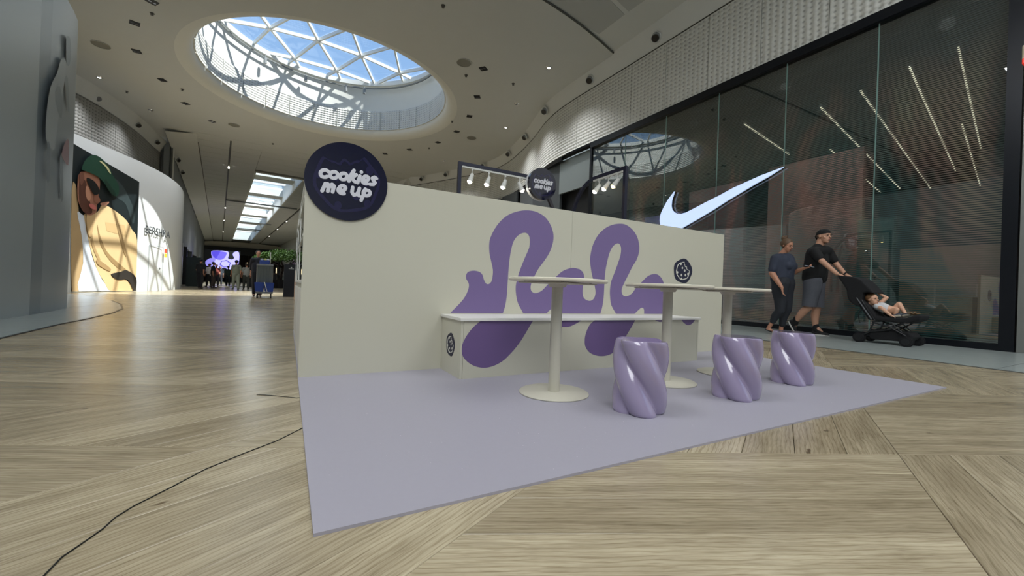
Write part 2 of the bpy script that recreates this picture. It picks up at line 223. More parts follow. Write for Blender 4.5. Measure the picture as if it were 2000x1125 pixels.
def scale_mat(name,col,period=.11,depth=.022,dark=.45):
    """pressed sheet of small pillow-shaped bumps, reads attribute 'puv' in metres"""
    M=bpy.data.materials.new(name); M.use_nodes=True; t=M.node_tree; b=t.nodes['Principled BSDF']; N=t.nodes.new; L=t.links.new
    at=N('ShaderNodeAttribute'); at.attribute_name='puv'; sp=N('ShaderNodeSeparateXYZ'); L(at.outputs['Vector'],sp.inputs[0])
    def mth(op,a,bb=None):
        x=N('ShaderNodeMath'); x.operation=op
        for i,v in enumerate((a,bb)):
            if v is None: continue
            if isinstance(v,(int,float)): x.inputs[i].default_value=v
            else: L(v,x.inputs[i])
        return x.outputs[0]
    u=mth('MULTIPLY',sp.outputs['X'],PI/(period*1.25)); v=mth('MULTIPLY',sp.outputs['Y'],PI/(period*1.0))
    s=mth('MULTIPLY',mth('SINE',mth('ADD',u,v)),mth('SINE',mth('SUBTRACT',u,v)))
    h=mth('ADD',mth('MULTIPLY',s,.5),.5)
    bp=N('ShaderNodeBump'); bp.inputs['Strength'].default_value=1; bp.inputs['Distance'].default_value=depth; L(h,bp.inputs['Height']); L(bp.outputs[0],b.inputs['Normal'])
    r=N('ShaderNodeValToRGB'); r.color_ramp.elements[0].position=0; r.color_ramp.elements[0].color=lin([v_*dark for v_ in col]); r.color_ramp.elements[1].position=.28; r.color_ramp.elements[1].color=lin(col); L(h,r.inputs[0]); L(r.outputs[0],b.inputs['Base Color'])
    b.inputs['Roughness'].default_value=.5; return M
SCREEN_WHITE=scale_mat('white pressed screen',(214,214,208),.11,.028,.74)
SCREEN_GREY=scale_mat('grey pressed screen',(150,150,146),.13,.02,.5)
def glass_mat(name,tint=(1,1,1),gloss=.04,rough=.0):
    M=bpy.data.materials.new(name); M.use_nodes=True; t=M.node_tree; t.nodes.clear(); N=t.nodes.new; L=t.links.new
    o=N('ShaderNodeOutputMaterial'); tr=N('ShaderNodeBsdfTransparent'); tr.inputs[0].default_value=(*tint,1); g=N('ShaderNodeBsdfGlossy'); g.inputs['Roughness'].default_value=rough
    ge=N('ShaderNodeNewGeometry'); dt=N('ShaderNodeVectorMath'); dt.operation='DOT_PRODUCT'; L(ge.outputs['Normal'],dt.inputs[0]); L(ge.outputs['Incoming'],dt.inputs[1])
    def mth(op,a,bb):
        x=N('ShaderNodeMath'); x.operation=op; x.use_clamp=True
        for i,v in enumerate((a,bb)):
            if v is None: continue
            if isinstance(v,(int,float)): x.inputs[i].default_value=v
            else: L(v,x.inputs[i])
        return x.outputs[0]
    c=mth('ABSOLUTE',dt.outputs['Value'],None); p=mth('POWER',mth('SUBTRACT',1.0,c),3.8); f=mth('ADD',mth('MULTIPLY',p,1-gloss),gloss)
    mx=N('ShaderNodeMixShader'); L(f,mx.inputs[0]); L(tr.outputs[0],mx.inputs[1]); L(g.outputs[0],mx.inputs[2]); L(mx.outputs[0],o.inputs[0]); return M
GLASS_ROOF=glass_mat('roof glass',(.84,.91,.96),.05)
GLASS_SHOP=glass_mat('shopfront glass',(.80,.85,.84),.14)
GLASS_CLEAR=glass_mat('clear glass',(.93,.96,.96),.05)
def mesh_screen_mat():
    """fine horizontal-slot sheet printed with a dim cloudy picture; slots are clear"""
    M=bpy.data.materials.new('printed slotted sheet'); M.use_nodes=True; t=M.node_tree; b=t.nodes['Principled BSDF']; N=t.nodes.new; L=t.links.new
    tc=N('ShaderNodeTexCoord'); sp=N('ShaderNodeSeparateXYZ'); L(tc.outputs['Object'],sp.inputs[0])
    wv=N('ShaderNodeMath'); wv.operation='MULTIPLY'; wv.inputs[1].default_value=1/.036; L(sp.outputs['Z'],wv.inputs[0])
    fr=N('ShaderNodeMath'); fr.operation='FRACT'; L(wv.outputs[0],fr.inputs[0]); lt=N('ShaderNodeMath'); lt.operation='GREATER_THAN'; lt.inputs[1].default_value=.42; L(fr.outputs[0],lt.inputs[0])
    mp=N('ShaderNodeMapping'); mp.inputs['Scale'].default_value=(.5,.62,.20); mp.inputs['Rotation'].default_value=(.55,0,0); mp.inputs['Location'].default_value=(3.1,2.2,.4); L(tc.outputs['Object'],mp.inputs[0])
    n=N('ShaderNodeTexNoise'); n.inputs['Scale'].default_value=1.6; n.inputs['Detail'].default_value=3.5; n.inputs['Distortion'].default_value=.8; L(mp.outputs[0],n.inputs['Vector'])
    r=N('ShaderNodeValToRGB'); el=r.color_ramp.elements; el[0].position=.30; el[0].color=lin((60,84,94)); el[1].position=.72; el[1].color=lin((236,214,190))
    for p,c in ((.42,(84,124,124)),(.50,(132,138,134)),(.57,(206,156,144)),(.64,(220,184,160))): q=el.new(p); q.color=lin(c)
    L(n.outputs['Fac'],r.inputs[0])
    # the printed picture fades to plain charcoal in its upper part
    g=N('ShaderNodeMapRange'); g.inputs[1].default_value=3.6; g.inputs[2].default_value=5.0; L(sp.outputs['Z'],g.inputs[0])
    mx=N('ShaderNodeMix'); mx.data_type='RGBA'; L(g.outputs[0],mx.inputs[0]); L(r.outputs[0],mx.inputs[6]); mx.inputs[7].default_value=lin((72,84,88))
    L(mx.outputs[2],b.inputs['Base Color']); b.inputs['Roughness'].default_value=.6
    L(lt.outputs[0],b.inputs['Alpha']); return M
SLOT=mesh_screen_mat()
CREAM=mat('cream laminate',(193,190,173),.42,bump=.08,bscale=400)
CREAM_W=mat('white laminate edge',(222,220,214),.4)
PURPLE=mat('purple vinyl',(116,98,144),.45)
PURPLE_SHADE=mat('purple vinyl bench shade',(106,84,132),.45)  # same vinyl, with the shade on the bench front put into the colour
LILAC=mat('lilac mat',(157,154,165),.5,noise=.02,nscale=60,bump=.15,bscale=900)
LILAC_E=mat('mat edge',(120,112,130),.5)
STOOL=mat('lilac lacquer',(150,138,168),.15,coat=1,spec=.6)
NAVY=mat('navy gloss',(9,11,40),.07,coat=.4)
NAVY_M=mat('navy metal',(15,16,42),.4)
NAVY_P=mat('dim violet print',(28,26,62),.1,coat=.4)
NAVY_V=mat('dark navy vinyl',(20,22,50),.5)
CREAM_V=mat('cream vinyl',(205,203,192),.5)
LETTER=mat('silver lettering',(205,205,212),.5)
TABLE=mat('cream powder coat',(186,182,168),.4)
DARK=mat('dark screw',(50,45,40),.5)
WHITE=mat('white paint',(214,214,208),.6)
WHITE2=mat('white plaster',(224,224,218),.75,noise=.02,nscale=3)
CEIL=mat('ceiling plaster',(208,209,206),.85,noise=.02,nscale=2)
CEIL2=mat('ceiling plaster light',(216,217,214),.85)
CPANEL=mat('ceiling perforated panel',(188,190,188),.85)
BLACK=mat('black plastic',(16,17,19),.45)
BLACKM=mat('black metal',(14,18,26),.3,metal=.3)
STEEL=mat('brushed steel',(150,152,148),.38,metal=.8,noise=.08,nscale=6)
MIRROR=mat('chrome',(220,220,220),.15,metal=1)
STONE=mat('grey stone tile',(158,166,164),.22,noise=.05,nscale=5)
STONE_J=mat('stone joint',(90,95,95),.6)
LEAFM=None
# ---------------------------------------------------------------- floor
def sh(poly,n,d):   # keep points with p.n<=d
    out=[]
    for i in range(len(poly)):
        a,b=poly[i],poly[(i+1)%len(poly)]; da=a[0]*n[0]+a[1]*n[1]-d; db=b[0]*n[0]+b[1]*n[1]-d
        if da<=0: out.append(a)
        if (da<0<db) or (db<0<da):
            t=da/(da-db); out.append((a[0]+(b[0]-a[0])*t,a[1]+(b[1]-a[1])*t))
    return out
bm=B(); box2(bm,(-22,-14,-.2),(14,125,-.012)); floor=struct('floor',bm,mat('dark subfloor',(70,62,48),.7))
E1=Vector((math.cos(math.radians(27.5)),math.sin(math.radians(27.5)))); E2=Vector((math.cos(math.radians(-25)),math.sin(math.radians(-25))))
ORG=Vector((2.26,.70)); S=1.37; NP=6
def plank_faces(poly,dirv,rnd,gap=.0018,th=.010,acc=None):
    """flat plank with a small chamfer: returns verts, faces, uv"""
    c=Vector((sum(p[0] for p in poly)/len(poly),sum(p[1] for p in poly)/len(poly)))
    ins=[]
    n=len(poly); P=[Vector(p) for p in poly]
    def inset(k):
        res=[]
        ar=sum(P[i].x*P[(i+1)%n].y-P[(i+1)%n].x*P[i].y for i in range(n)); sg=1 if ar>0 else -1
        for i in range(n):
            a=(P[i]-P[i-1]).normalized(); b_=(P[(i+1)%n]-P[i]).normalized()
            na=Vector((-a.y,a.x))*sg; nb=Vector((-b_.y,b_.x))*sg; q=na+nb
            if q.length<.2: q=na
            q=q/max(q.length_squared,.1)*2; res.append(P[i]+q*k)
        return res
    lo=inset(gap*.5); hi=inset(gap*.5+.0012)
    side=Vector((-dirv.y,dirv.x)); off=(rnd*37.3,rnd*91.7)
    vs=[];uv=[]
    for ring,z in ((lo,-th),(lo,-.0015),(hi,0)):
        for p in ring:
            vs.append((p.x,p.y,z)); uv.append((p.dot(dirv)+off[0],p.dot(side)+off[1],0))
    fs=[tuple(range(2*n,3*n))]
    for k in (0,1):
        for i in range(n):
            j=(i+1)%n; fs.append((k*n+i,k*n+j,(k+1)*n+j,(k+1)*n+i))
    ar=sum(P[i].x*P[(i+1)%n].y-P[(i+1)%n].x*P[i].y for i in range(n))
    if ar<0: fs=[tuple(reversed(f)) for f in fs]
    return vs,fs,uv
def attrs(me,uv,pv):
    a=me.attributes.new('puv','FLOAT_VECTOR','POINT'); a.data.foreach_set('vector',[q for u in uv for q in u])
    b_=me.attributes.new('pv','FLOAT','POINT'); b_.data.foreach_set('value',pv)
planks=[]
for i in range(-30,30):
    for j in range(-50,30):
        base=ORG+E1*(i*S)+E2*(j*S); ctr=base+(E1+E2)*S/2
        if not(-1.5<ctr.y<46): continue
        xl=-3.6 if ctr.y<9 else -9.; xr=7.6 if ctr.y<20 else 12
        if not(xl<ctr.x<xr): continue
        if ctr.dot(Vector((sy,cy)))<-.8: continue
        # only what the booth's mat does not cover
        for k in range(NP):
            if (i+j)%2==0:  # planks run along E2
                a0,a1=k/NP*S,(k+1)/NP*S; q=[base+E1*a0,base+E1*a1,base+E1*a1+E2*S,base+E1*a0+E2*S]; dv=E2
            else:
                b0,b1=k/NP*S,(k+1)/NP*S; q=[base+E2*b0,base+E1*S+E2*b0,base+E1*S+E2*b1,base+E2*b1]; dv=E1
            planks.append(([(p.x,p.y) for p in q],dv,random.random()))
def seen_size(pl):
    c=Vector(pl[0][0])*.25+Vector(pl[0][1])*.25+Vector(pl[0][2])*.25+Vector(pl[0][3])*.25
    z=c.dot(Vector((sy,cy)));x=c.dot(Vector((cy,-sy)))
    covered= .1<c.x<4.4 and 1.15<c.y<6.0
    vis= z>.35 and abs(x)/z<1.45 and not covered and not(c.x<-2.4 and c.y<9)
    if .9<z<1.9 and False: vis=True
    return z if vis else 1e3+z
planks.sort(key=seen_size)
for n_,(q,dv,r) in enumerate(planks[:300]):
    vs,fs,uv=plank_faces(q,dv,r); me=bpy.data.meshes.new('plank'); me.from_pydata(vs,[],fs); attrs(me,uv,[r]*len(vs)); me.materials.append(WOOD)
    o=bpy.data.objects.new('plank',me); link(o,floor)
V=[];FF=[];U=[];PV=[]
for q,dv,r in planks[300:]:
    vs,fs,uv=plank_faces(q,dv,r); k=len(V); V+=vs; U+=uv; FF+=[tuple(a+k for a in f) for f in fs]; PV+=[r]*len(vs)
me=bpy.data.meshes.new('planks'); me.from_pydata(V,[],FF); attrs(me,U,PV); me.materials.append(WOOD)
o=bpy.data.objects.new('planks',me); link(o,floor); o['kind']='stuff'
bm=B(); box2(bm,(-20,44,-.012),(12,122,-.001)); far=meshobj('far_boards',bm,mat('far floor boards',(150,140,118),.25,noise=.06,nscale=2),floor)
# stone borders
def fl(x,y,t): return (x,y,t)
left_stone=[(-7,-4),(-2.28,-4),(-2.3,5.5),(-2.41,7.0),(-2.42,7.7),(-2.5,9.0),(-2.68,10.1),(-3.1,11.6),(-3.7,13.2),(-4.6,15.2),(-5.6,16.9),(-7.5,17)]
bm=B(); prism(bm,left_stone,fl,-.01,.002); ls=struct('floor.001',bm,STONE_J)
ystep=[-2,.2,2.4,4.6,6.1,7.6,9.1,10.6,12.1,13.6,15.1,16.9]
for a_,b_ in zip(ystep,ystep[1:]):
    for x0,x1 in ((-7,-5.2),(-5.2,-3.4),(-3.4,-1.9)):
        q=sh(sh([(p[0],p[1]) for p in left_stone],(0,-1),-a_-.004),(0,1),b_-.004); q=sh(sh(q,(-1,0),-x0-.004),(1,0),x1-.004)
        if len(q)>2:
            bm=B(); prism(bm,q,fl,-.005,.004); meshobj('tile',bm,STONE,ls)
edge=[Vector((p[0],p[1],0)) for p in left_stone[1:9]]
bm=B()
for a_,b_ in zip(edge,edge[1:]): bar(bm,a_+Vector((0,0,.001)),b_+Vector((0,0,.001)),.03,.012)
struct('trim_1',bm,BLACKM)
RX=6.3
bm=B(); box2(bm,(RX,-6,-.01),(9.1,11.2,.002)); rs=struct('floor.002',bm,STONE_J)
y=-5.9
while y<11:
    for x0,x1 in ((RX,RX+1.2),(RX+1.2,9.0)):
        bm=B(); box2(bm,(x0+.003,y,-.002),(x1-.003,min(y+1.18,11.15),.004)); meshobj('tile',bm,STONE,rs)
    y+=1.19
bm=B(); box2(bm,(RX-.03,-6,-.01),(RX,11.2,.006)); struct('trim_2',bm,mat('dull steel',(110,114,112),.35,metal=.7))
bm=B(); tube(bm,[(p[0],p[1],.002) for p in [(-.425,1.15),(-.417,1.257),(-.404,1.29),(-.38,1.355),(-.371,1.408),(-.348,1.457),(-.289,1.539),(-.218,1.646),(-.114,1.749),(-.019,1.832),(.07,1.947),(.12,2.02)]],.0018,6)
tag(meshobj('cable',bm,BLACK),'thin black cable trailing over the oak boards to the lilac mat','cable')
bm=B(); tube(bm,[(-.13,2.62,.002),(-.02,2.54,.002),(.06,2.47,.002),(.10,2.46,.002)],.0018,6)
tag(meshobj('cable',bm,BLACK),'short black cable end beside the corner of the cream wall','cable')
# ---------------------------------------------------------------- main ceiling, skylight well
CX,CY_,RW,ZC=1.35,18.07,4.5,8.2
RH=4.98
edge_near=[(-9,8.75),(-3,8.7),(2,8.75),(4.2,8.85),(5.56,9.02),(6.73,9.24),(7.69,9.5),(8.76,9.84)]
edge_right=[(9.1,12.3),(9.4,14.3),(9.95,16.0),(10.5,18.2),(10.6,20.5),(9.8,23.96),(8.4,27.2)]
edge_left=[(-7.2,28.6),(-7.2,26.3),(-7.5,25.0),(-7.9,23.0),(-8.6,21.6),(-9.6,20)]
er=[tuple(p) for p in open_smooth(edge_right,4)]
outer=edge_near[:-1]+[(8.76,9.84)]+er+[(7.3,28.3),(0,28.4)]+edge_left
hole=[(CX+RH*math.cos(2*PI*k/96),CY_+RH*math.sin(2*PI*k/96)) for k in range(96)]
bm=B(); prism(bm,outer,lambda x,y,t:(x,y,ZC),0,0,holes=[hole]); ceiling=struct('ceiling',bm,CEIL)
for f in ceiling.data.polygons:
    pass
prof=[(RH,ZC)]+[(RW+.48*(1-math.sin(a)),ZC+.42*(1-math.cos(a))) for a in [k/10*PI/2 for k in range(11)]]
prof=[(RW+(RH-RW)*(1-math.sin(k/12*PI/2)),ZC+.36*(1-math.cos(k/12*PI/2))) for k in range(13)]
bm=B(); lathe(bm,prof+[(RW,9.52),(RW,10.95),(RW+.25,10.95),(RW+.25,ZC+.4)],(CX,CY_,0),128); well=struct('wall_skylight',bm,WHITE2,True)
PANN=26
for k in range(PANN):
    a0=2*PI*k/PANN+.004; a1=2*PI*(k+1)/PANN-.004; n=6; V=[];U=[];F_=[]
    for i in range(n+1):
        a=a0+(a1-a0)*i/n
        for r,z in ((RW,8.56),(RW-.05,8.56),(RW-.05,9.52),(RW,9.52)):
            V.append((CX+r*math.cos(a),CY_+r*math.sin(a),z)); U.append((a*RW,z,0))
    for i in range(n):
        for j in range(3): F_.append((i*4+j,i*4+j+1,i*4+4+j+1,i*4+4+j))
    F_+= [(0,1,2,3),(n*4+3,n*4+2,n*4+1,n*4)]
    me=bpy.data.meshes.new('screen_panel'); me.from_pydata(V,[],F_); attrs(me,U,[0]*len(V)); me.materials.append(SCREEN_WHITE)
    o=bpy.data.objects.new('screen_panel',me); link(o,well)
# glazed roof
roof=thing('glazed_roof','round glazed roof of white steel triangles over the oval well','skylight',(CX,CY_,10.95))
FRAMEW=mat('white steel',(226,228,226),.45); 
def zr(x,y):
    r=math.hypot(x-CX,y-CY_); return 10.98+.55*max(0,1-(r/RW)**2)
aL=1.84; rowh=1.66; th=math.radians(3.5); o0=Vector((.12,18.5))
def nd(i,j):
    v=Vector(((i+.5*(j%2))*aL*1.0-(.13 if j%2 else 0),j*rowh)); v=Vector((v.x*math.cos(th)-v.y*math.sin(th),v.x*math.sin(th)+v.y*math.cos(th))); return o0+v
def inside(p): return (p-Vector((CX,CY_))).length<RW-.02
def clipseg(a,b):
    c0=Vector((CX,CY_)); ia,ib=inside(a),inside(b)
    if ia and ib: return a,b
    d=b-a; f=a-c0; A_=d.dot(d);B_=2*f.dot(d);C_=f.dot(f)-RW*RW; D_=B_*B_-4*A_*C_
    if D_<=0: return None
    t0=(-B_-math.sqrt(D_))/(2*A_); t1=(-B_+math.sqrt(D_))/(2*A_); t0=max(t0,0);t1=min(t1,1)
    if t1-t0<.02: return None
    return a+d*t0,a+d*t1
circ=[(CX+RW*math.cos(2*PI*k/40),CY_+RW*math.sin(2*PI*k/40)) for k in range(40)]
for j in range(-4,5):
    for i in range(-5,6):
        A_=nd(i,j); odd=j%2
        nb=[nd(i+1,j), nd(i+(1 if odd else 0),j+1), nd(i+(0 if odd else -1),j+1)]
        for b_ in nb:
            s_=clipseg(A_,b_)
            if s_:
                a,b=s_; bm=B(); bar(bm,(a.x,a.y,zr(a.x,a.y)),(b.x,b.y,zr(b.x,b.y)),.075,.14); meshobj('mullion',bm,FRAMEW,roof)
        if inside(A_):
            bm=B(); cone(bm,(A_.x,A_.y,zr(*A_)-.1),(A_.x,A_.y,zr(*A_)+.04),.1,seg=12); meshobj('node',bm,FRAMEW,roof)
        for tri in ((A_,nb[0],nb[1]),(A_,nb[1],nb[2])):
            q=[tuple(p) for p in tri]
            for k in range(40):
                a=2*PI*(k+.5)/40; n_=(math.cos(a),math.sin(a)); q=sh(q,n_,CX*n_[0]+CY_*n_[1]+RW*math.cos(PI/40))
                if len(q)<3: break
            if len(q)>2:
                bm=B(); vs=[bm.verts.new((x,y,zr(x,y)+.09)) for x,y in q]
                try: bm.faces.new(vs)
                except ValueError: continue
                meshobj('pane',bm,GLASS_ROOF,roof)
bm=B(); lathe(bm,[(RW+.02,10.82),(RW-.12,10.82),(RW-.12,11.04),(RW+.02,11.04)],(CX,CY_,0),96); meshobj('ring_beam',bm,FRAMEW,roof,True)
bm=B(); lathe(bm,[(RW-.14,10.62),(RW-.2,10.62),(RW-.2,10.67),(RW-.14,10.67),(RW-.14,10.62)],(CX,CY_,0),96); meshobj('track',bm,mat('grey rail',(120,124,124),.5),roof,True)
# small fixtures on the rim track inside the well
for n_,adeg in enumerate((128,103,78,66)):
    a=math.radians(adeg); p=Vector((CX+(RW-.3)*math.cos(a),CY_+(RW-.3)*math.sin(a),10.45)); bm=B(); cone(bm,p+Vector((0,0,.1)),p-Vector((0,0,.15)),.07,seg=12); cone(bm,p+Vector((0,0,.1)),p+Vector((0,0,.22)),.02,seg=6); meshobj('rim_spotlight',bm,mat('grey lamp body',(140,144,146),.5),roof)
# near ceiling
near=[(-9,8.75),(-3,8.7),(2,8.75),(4.2,8.85),(5.56,9.02),(6.73,9.24),(7.69,9.5),(8.76,9.84),(8.78,8),(8.78,-15),(-9,-15)]
bm=B(); prism(bm,near,lambda x,y,t:(x,y,8.26),0,0); cn=struct('ceiling.001',bm,CEIL2)
bm=B()
for a_,b_ in (((-22,-15.2,8.5),(-3.9,31,8.7)),((6.6,-15.2,8.5),(24.2,31,8.7)),((-3.9,-15.2,8.5),(6.6,12.9,8.7)),((-3.9,23.2,8.5),(6.6,31,8.7)),((UL_-9,31,8.5),(-4.2,110,8.7)) if False else ((-22,31,8.5),(-14,110,8.7))): box2(bm,a_,b_)
box2(bm,(-22.2,-15.2,0),(-22,31,8.5)); struct('roof_light_block',bm,CEIL2)  # slabs added out of view to block sun and sky leaks
bm=B(); box2(bm,(-9,-15.1,0),(9.6,-15,8.3)); struct('wall_back',bm,mat('back wall grey',(176,178,176),.7))
bm=B(); box2(bm,(-9.1,-15,0),(-9,6,8.3)); struct('wall_back.001',bm,mat('back wall grey',(176,178,176),.7))
R_=D['R']
for q in (R_['fp'],R_['fp2']):
    P=[tuple(p) for p in q]
    bm=B(); prism(bm,P,fl,8.30,8.252) if False else prism(bm,P,lambda x,y,t:(x,y,t),8.28,8.25); meshobj('panel',bm,CPANEL,cn)
bm=B(); tube(bm,open_smooth([(x,y,8.225) for x,y in near[:8]],3),.03,6); struct('trim_3',bm,mat('painted gap shadow',(90,90,86),.8))  # dark tube paints the shading along the ceiling edge
# corridor beyond
O2=Vector((0,28)); dv=Vector((-.121,.9927)); du=Vector((.9927,.121))
def co(u,v,z): p=O2+du*u+dv*v; return (p.x,p.y,z)
def cbox(bm,u0,u1,v0,v1,z0,z1):
    vs=[bm.verts.new(co(u,v,z)) for u in(u0,u1) for v in (v0,v1) for z in (z0,z1)]
    for f in ((0,1,3,2),(4,6,7,5),(0,4,5,1),(2,3,7,6),(0,2,6,4),(1,5,7,3)): bm.faces.new([vs[i] for i in f])
    bmesh.ops.recalc_face_normals(bm,faces=bm.faces[:]); return bm
UL,UR=-5.7,7.2; SK0,SK1,SV0,SV1=-1.5,1.45,6.2,66
bm=B()
for a in ((UL,SK0,-1.5,80),(SK1,UR,-1.5,80),(SK0,SK1,-1.5,SV0),(SK0,SK1,SV1,80)): cbox(bm,a[0],a[1],a[2],a[3],8.24,8.3)
cc=struct('ceiling.002',bm,mat('corridor ceiling back',(120,118,112),.9))
v=-.9; k=0
while v<72:
    dvv=1.25
    for u0,u1 in ((-4.55,-3.15),(-3.05,SK0-.1),(SK1+.1,3.15),(3.35,UR)):
        bm=B(); cbox(bm,u0,u1,v,v+dvv-.05,8.19,8.235); meshobj('ceiling_panel',bm,CEIL,cc)
    if v+dvv<SV0:
        bm=B(); cbox(bm,SK0-.08,SK1+.08,v,v+dvv-.05,8.19,8.235); meshobj('ceiling_panel',bm,CEIL,cc)
    v+=dvv
bm=B()
vs=[bm.verts.new(co(*p)) for p in ((-4.6,-.6,8.2),(-4.6,80,8.2),(UL-.15,80,8.0),(UL-.15,-.6,8.0))]; bm.faces.new(vs); struct('trim_4',bm,CEIL2)
for u in (-3.1,3.25):
    bm=B(); cbox(bm,u-.04,u+.04,-.5,72,8.17,8.24); struct('trim_5',bm,mat('dark track',(80,80,78),.6))
LAMP=mat('lamp glow',(255,255,250),.5,emit=(255,252,240),es=9)
cl_=[( -3.1,5.4),(-3.1,24.5),(-3.1,36),(-3.1,52),(3.25,30.2),(3.25,40),(3.25,52)]
for n_,(u,v) in enumerate(cl_):
    spot('track_beam',co(u,v,7.95),420)
    t=thing('track_light',['small lit track lamp over the passage, nearest on the long track','second lit track lamp along the passage ceiling','third lit track lamp along the passage ceiling','farthest lit track lamp on the long passage track','nearest lit lamp on the track beyond the long rooflight','middle lit lamp on the track beyond the long rooflight','farthest lit lamp on the track beyond the long rooflight'][n_],'lamp',co(u,v,8.1),'lit track lamps over the passage')
    bm=B(); cbox(bm,u-.05,u+.05,v-.3,v+.3,8.05,8.17); meshobj('lamp_body',bm,WHITE,t)
    bm=B(); cbox(bm,u-.04,u+.04,v-.28,v+.28,8.035,8.05); meshobj('lens',bm,LAMP,t)
bm=B(); cbox(bm,-22,UL+.1,-1,82,8.32,8.4); cbox(bm,UR-.1,22,-1,82,8.32,8.4); struct('roof_light_block.001',bm,CEIL2)  # further unseen slabs added over the passage against sky leaks
bm=B(); strip_pts=[(-6.75,29.9),(-6.4,30.6),co(-5.72,2.6,0)[:2]]
for p_,q_ in zip(strip_pts,strip_pts[1:]): bar(bm,(p_[0],p_[1],4.1),(q_[0],q_[1],4.1),.06,8.2)
struct('wall_left.001',bm,WHITE)
# long rooflight well
bm=B()
for a in ((SK0-.12,SK0,SV0-.1,SV1),(SK1,SK1+.12,SV0-.1,SV1),(SK0,SK1,SV0-.12,SV0),(SK0,SK1,SV1,SV1+.1)): cbox(bm,*a,8.18,9.7)
lw_=struct('wall_rooflight',bm,WHITE2)
rl=thing('long_rooflight','long narrow rooflight down the middle of the passage ceiling','skylight',co(0,36,9.7))
v=SV0+.2
while v<SV1:
    bm=B(); cbox(bm,SK0,SK1,v-.05,v+.05,9.55,9.72); meshobj('mullion',bm,FRAMEW,rl)
    bm=B(); cbox(bm,SK0,SK1,v+.06,min(v+2.3,SV1),9.66,9.67); meshobj('pane',bm,GLASS_ROOF,rl)
    v+=2.4
for v in (11,19,27,35,44,54):
    bm=B(); cbox(bm,SK0,SK1,v-.9,v+.9,8.9,9.5); meshobj('baffle',bm,WHITE2,rl)
for v,u0,u1 in ((19.3,-3.1,2.9),(35.5,SK0,SK1+.6),(44,SK0,SK1)):
    bm=B(); cbox(bm,u0,u1,v-.09,v+.09,8.0,8.12); tag(meshobj('cross_beam',bm,mat('dull grey beam',(120,122,120),.6)),{19.3:'long thin grey beam crossing under the rooflight, nearest of three',35.5:'middle thin grey beam under the long rooflight',44:'farthest thin grey beam under the long rooflight'}[v],'beam')
# ---------------------------------------------------------------- side walls above shops: pressed screens and fascia
def wall_panels(parent,plan,z0,z1,step,material,th=.04,offs=.0,inward=1):
    P=[Vector(p) for p in plan]; L=[0]
    for a,b in zip(P,P[1:]): L.append(L[-1]+(b-a).length)
    def at(s):
        for i in range(len(P)-1):
            if s<=L[i+1]+1e-9: return P[i].lerp(P[i+1],(s-L[i])/(L[i+1]-L[i]))
        return P[-1]
    s=0
    while s<L[-1]-.05:
        e_=min(s+step,L[-1]); n=4; V=[];U=[];F_=[]
        for i in range(n+1):
            q=s+.008+(e_-s-.016)*i/n; p=at(q); a=at(max(q-.05,0)); b=at(min(q+.05,L[-1])); t=(b-a).normalized(); nn=Vector((-t.y,t.x))*inward
            for r,z in ((0,z0),(th,z0),(th,z1),(0,z1)): V.append((p.x+nn.x*(r+offs),p.y+nn.y*(r+offs),z)); U.append((q,z,0))
        for i in range(n):
            for j in range(3): F_.append((i*4+j,i*4+j+1,i*4+4+j+1,i*4+4+j))
        F_+=[(3,2,1,0),(n*4,n*4+1,n*4+2,n*4+3)]
        me=bpy.data.meshes.new('screen_panel'); me.from_pydata(V,[],F_); attrs(me,U,[0]*len(V)); me.materials.append(material); me.validate()
        bm=bmesh.new(); bm.from_mesh(me); bmesh.ops.recalc_face_normals(bm,faces=bm.faces[:]); bm.to_mesh(me); bm.free()
        o=bpy.data.objects.new('screen_panel',me); link(o,parent); s=e_
def strip(bm,plan,z0,z1,off0=0,off1=0):
    P=[Vector(p) for p in plan]; rows=[]
    for i,p in enumerate(P):
        t=(P[min(i+1,len(P)-1)]-P[max(i-1,0)]).normalized(); n=Vector((-t.y,t.x)); a=p+n*off0; b=p+n*off1
        rows.append((bm.verts.new((a.x,a.y,z0)),bm.verts.new((b.x,b.y,z1))))
    for a,b in zip(rows,rows[1:]): bm.faces.new((a[0],b[0],b[1],a[1]))
    return bm
rplan=[(9.1,.1),(9.1,3.0),(9.1,6.3),(9.1,9.0),(9.08,10.3),(9.05,12),(9.1,13.2),(9.33,14.5),(9.83,16.2),(10.3,18.3),(10.6,20.5),(10.4,22.4),(9.3,25.2),(8.3,27.3),(7.3,29.4),(7.0,31)]
rp=rplan[:5]+[tuple(p) for p in open_smooth(rplan[5:],4)]
bm=B(); strip(bm,rp,5.72,7.75,-.12,-.12); wr=struct('wall_right',bm,mat('dark void',(40,42,42),.9))
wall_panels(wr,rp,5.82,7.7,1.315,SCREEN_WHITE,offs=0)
bm=B(); strip(bm,rp,7.74,8.27,.02,.34); strip(bm,rp,7.74,7.741,.02,-.12); struct('trim_6',bm,CEIL2,True)
bm=B(); strip(bm,rp,7.71,7.735,-.02,.045); struct('trim_7',bm,mat('painted gap shadow',(90,90,86),.8))  # dark strip, shade of the gap put into its colour
bm=B(); strip(bm,rp[:8],5.74,5.82,.03,.05); struct('trim_8',bm,BLACKM)
bm=B(); box2(bm,(9.05,10.9,5.66),(9.3,31,5.76)); 
bm.free()
# left side: set-back screens above the hoarding
lplan=[(-9.0,19.5),(-8.1,20.9),(-7.35,22.7),(-6.95,24.6),(-6.75,26.4),(-6.7,28.4),(-6.62,30.4)]
lp=[tuple(p) for p in open_smooth(lplan,4)]
bm=B(); strip(bm,lp,3.0,7.7,.12,.12); wl=struct('wall_left',bm,mat('dark void',(40,42,42),.9))
lpr=list(reversed(lp))
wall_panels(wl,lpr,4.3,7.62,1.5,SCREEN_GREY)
bm=B(); strip(bm,lpr,7.66,8.22,.02,.36); struct('trim_9',bm,CEIL2,True)
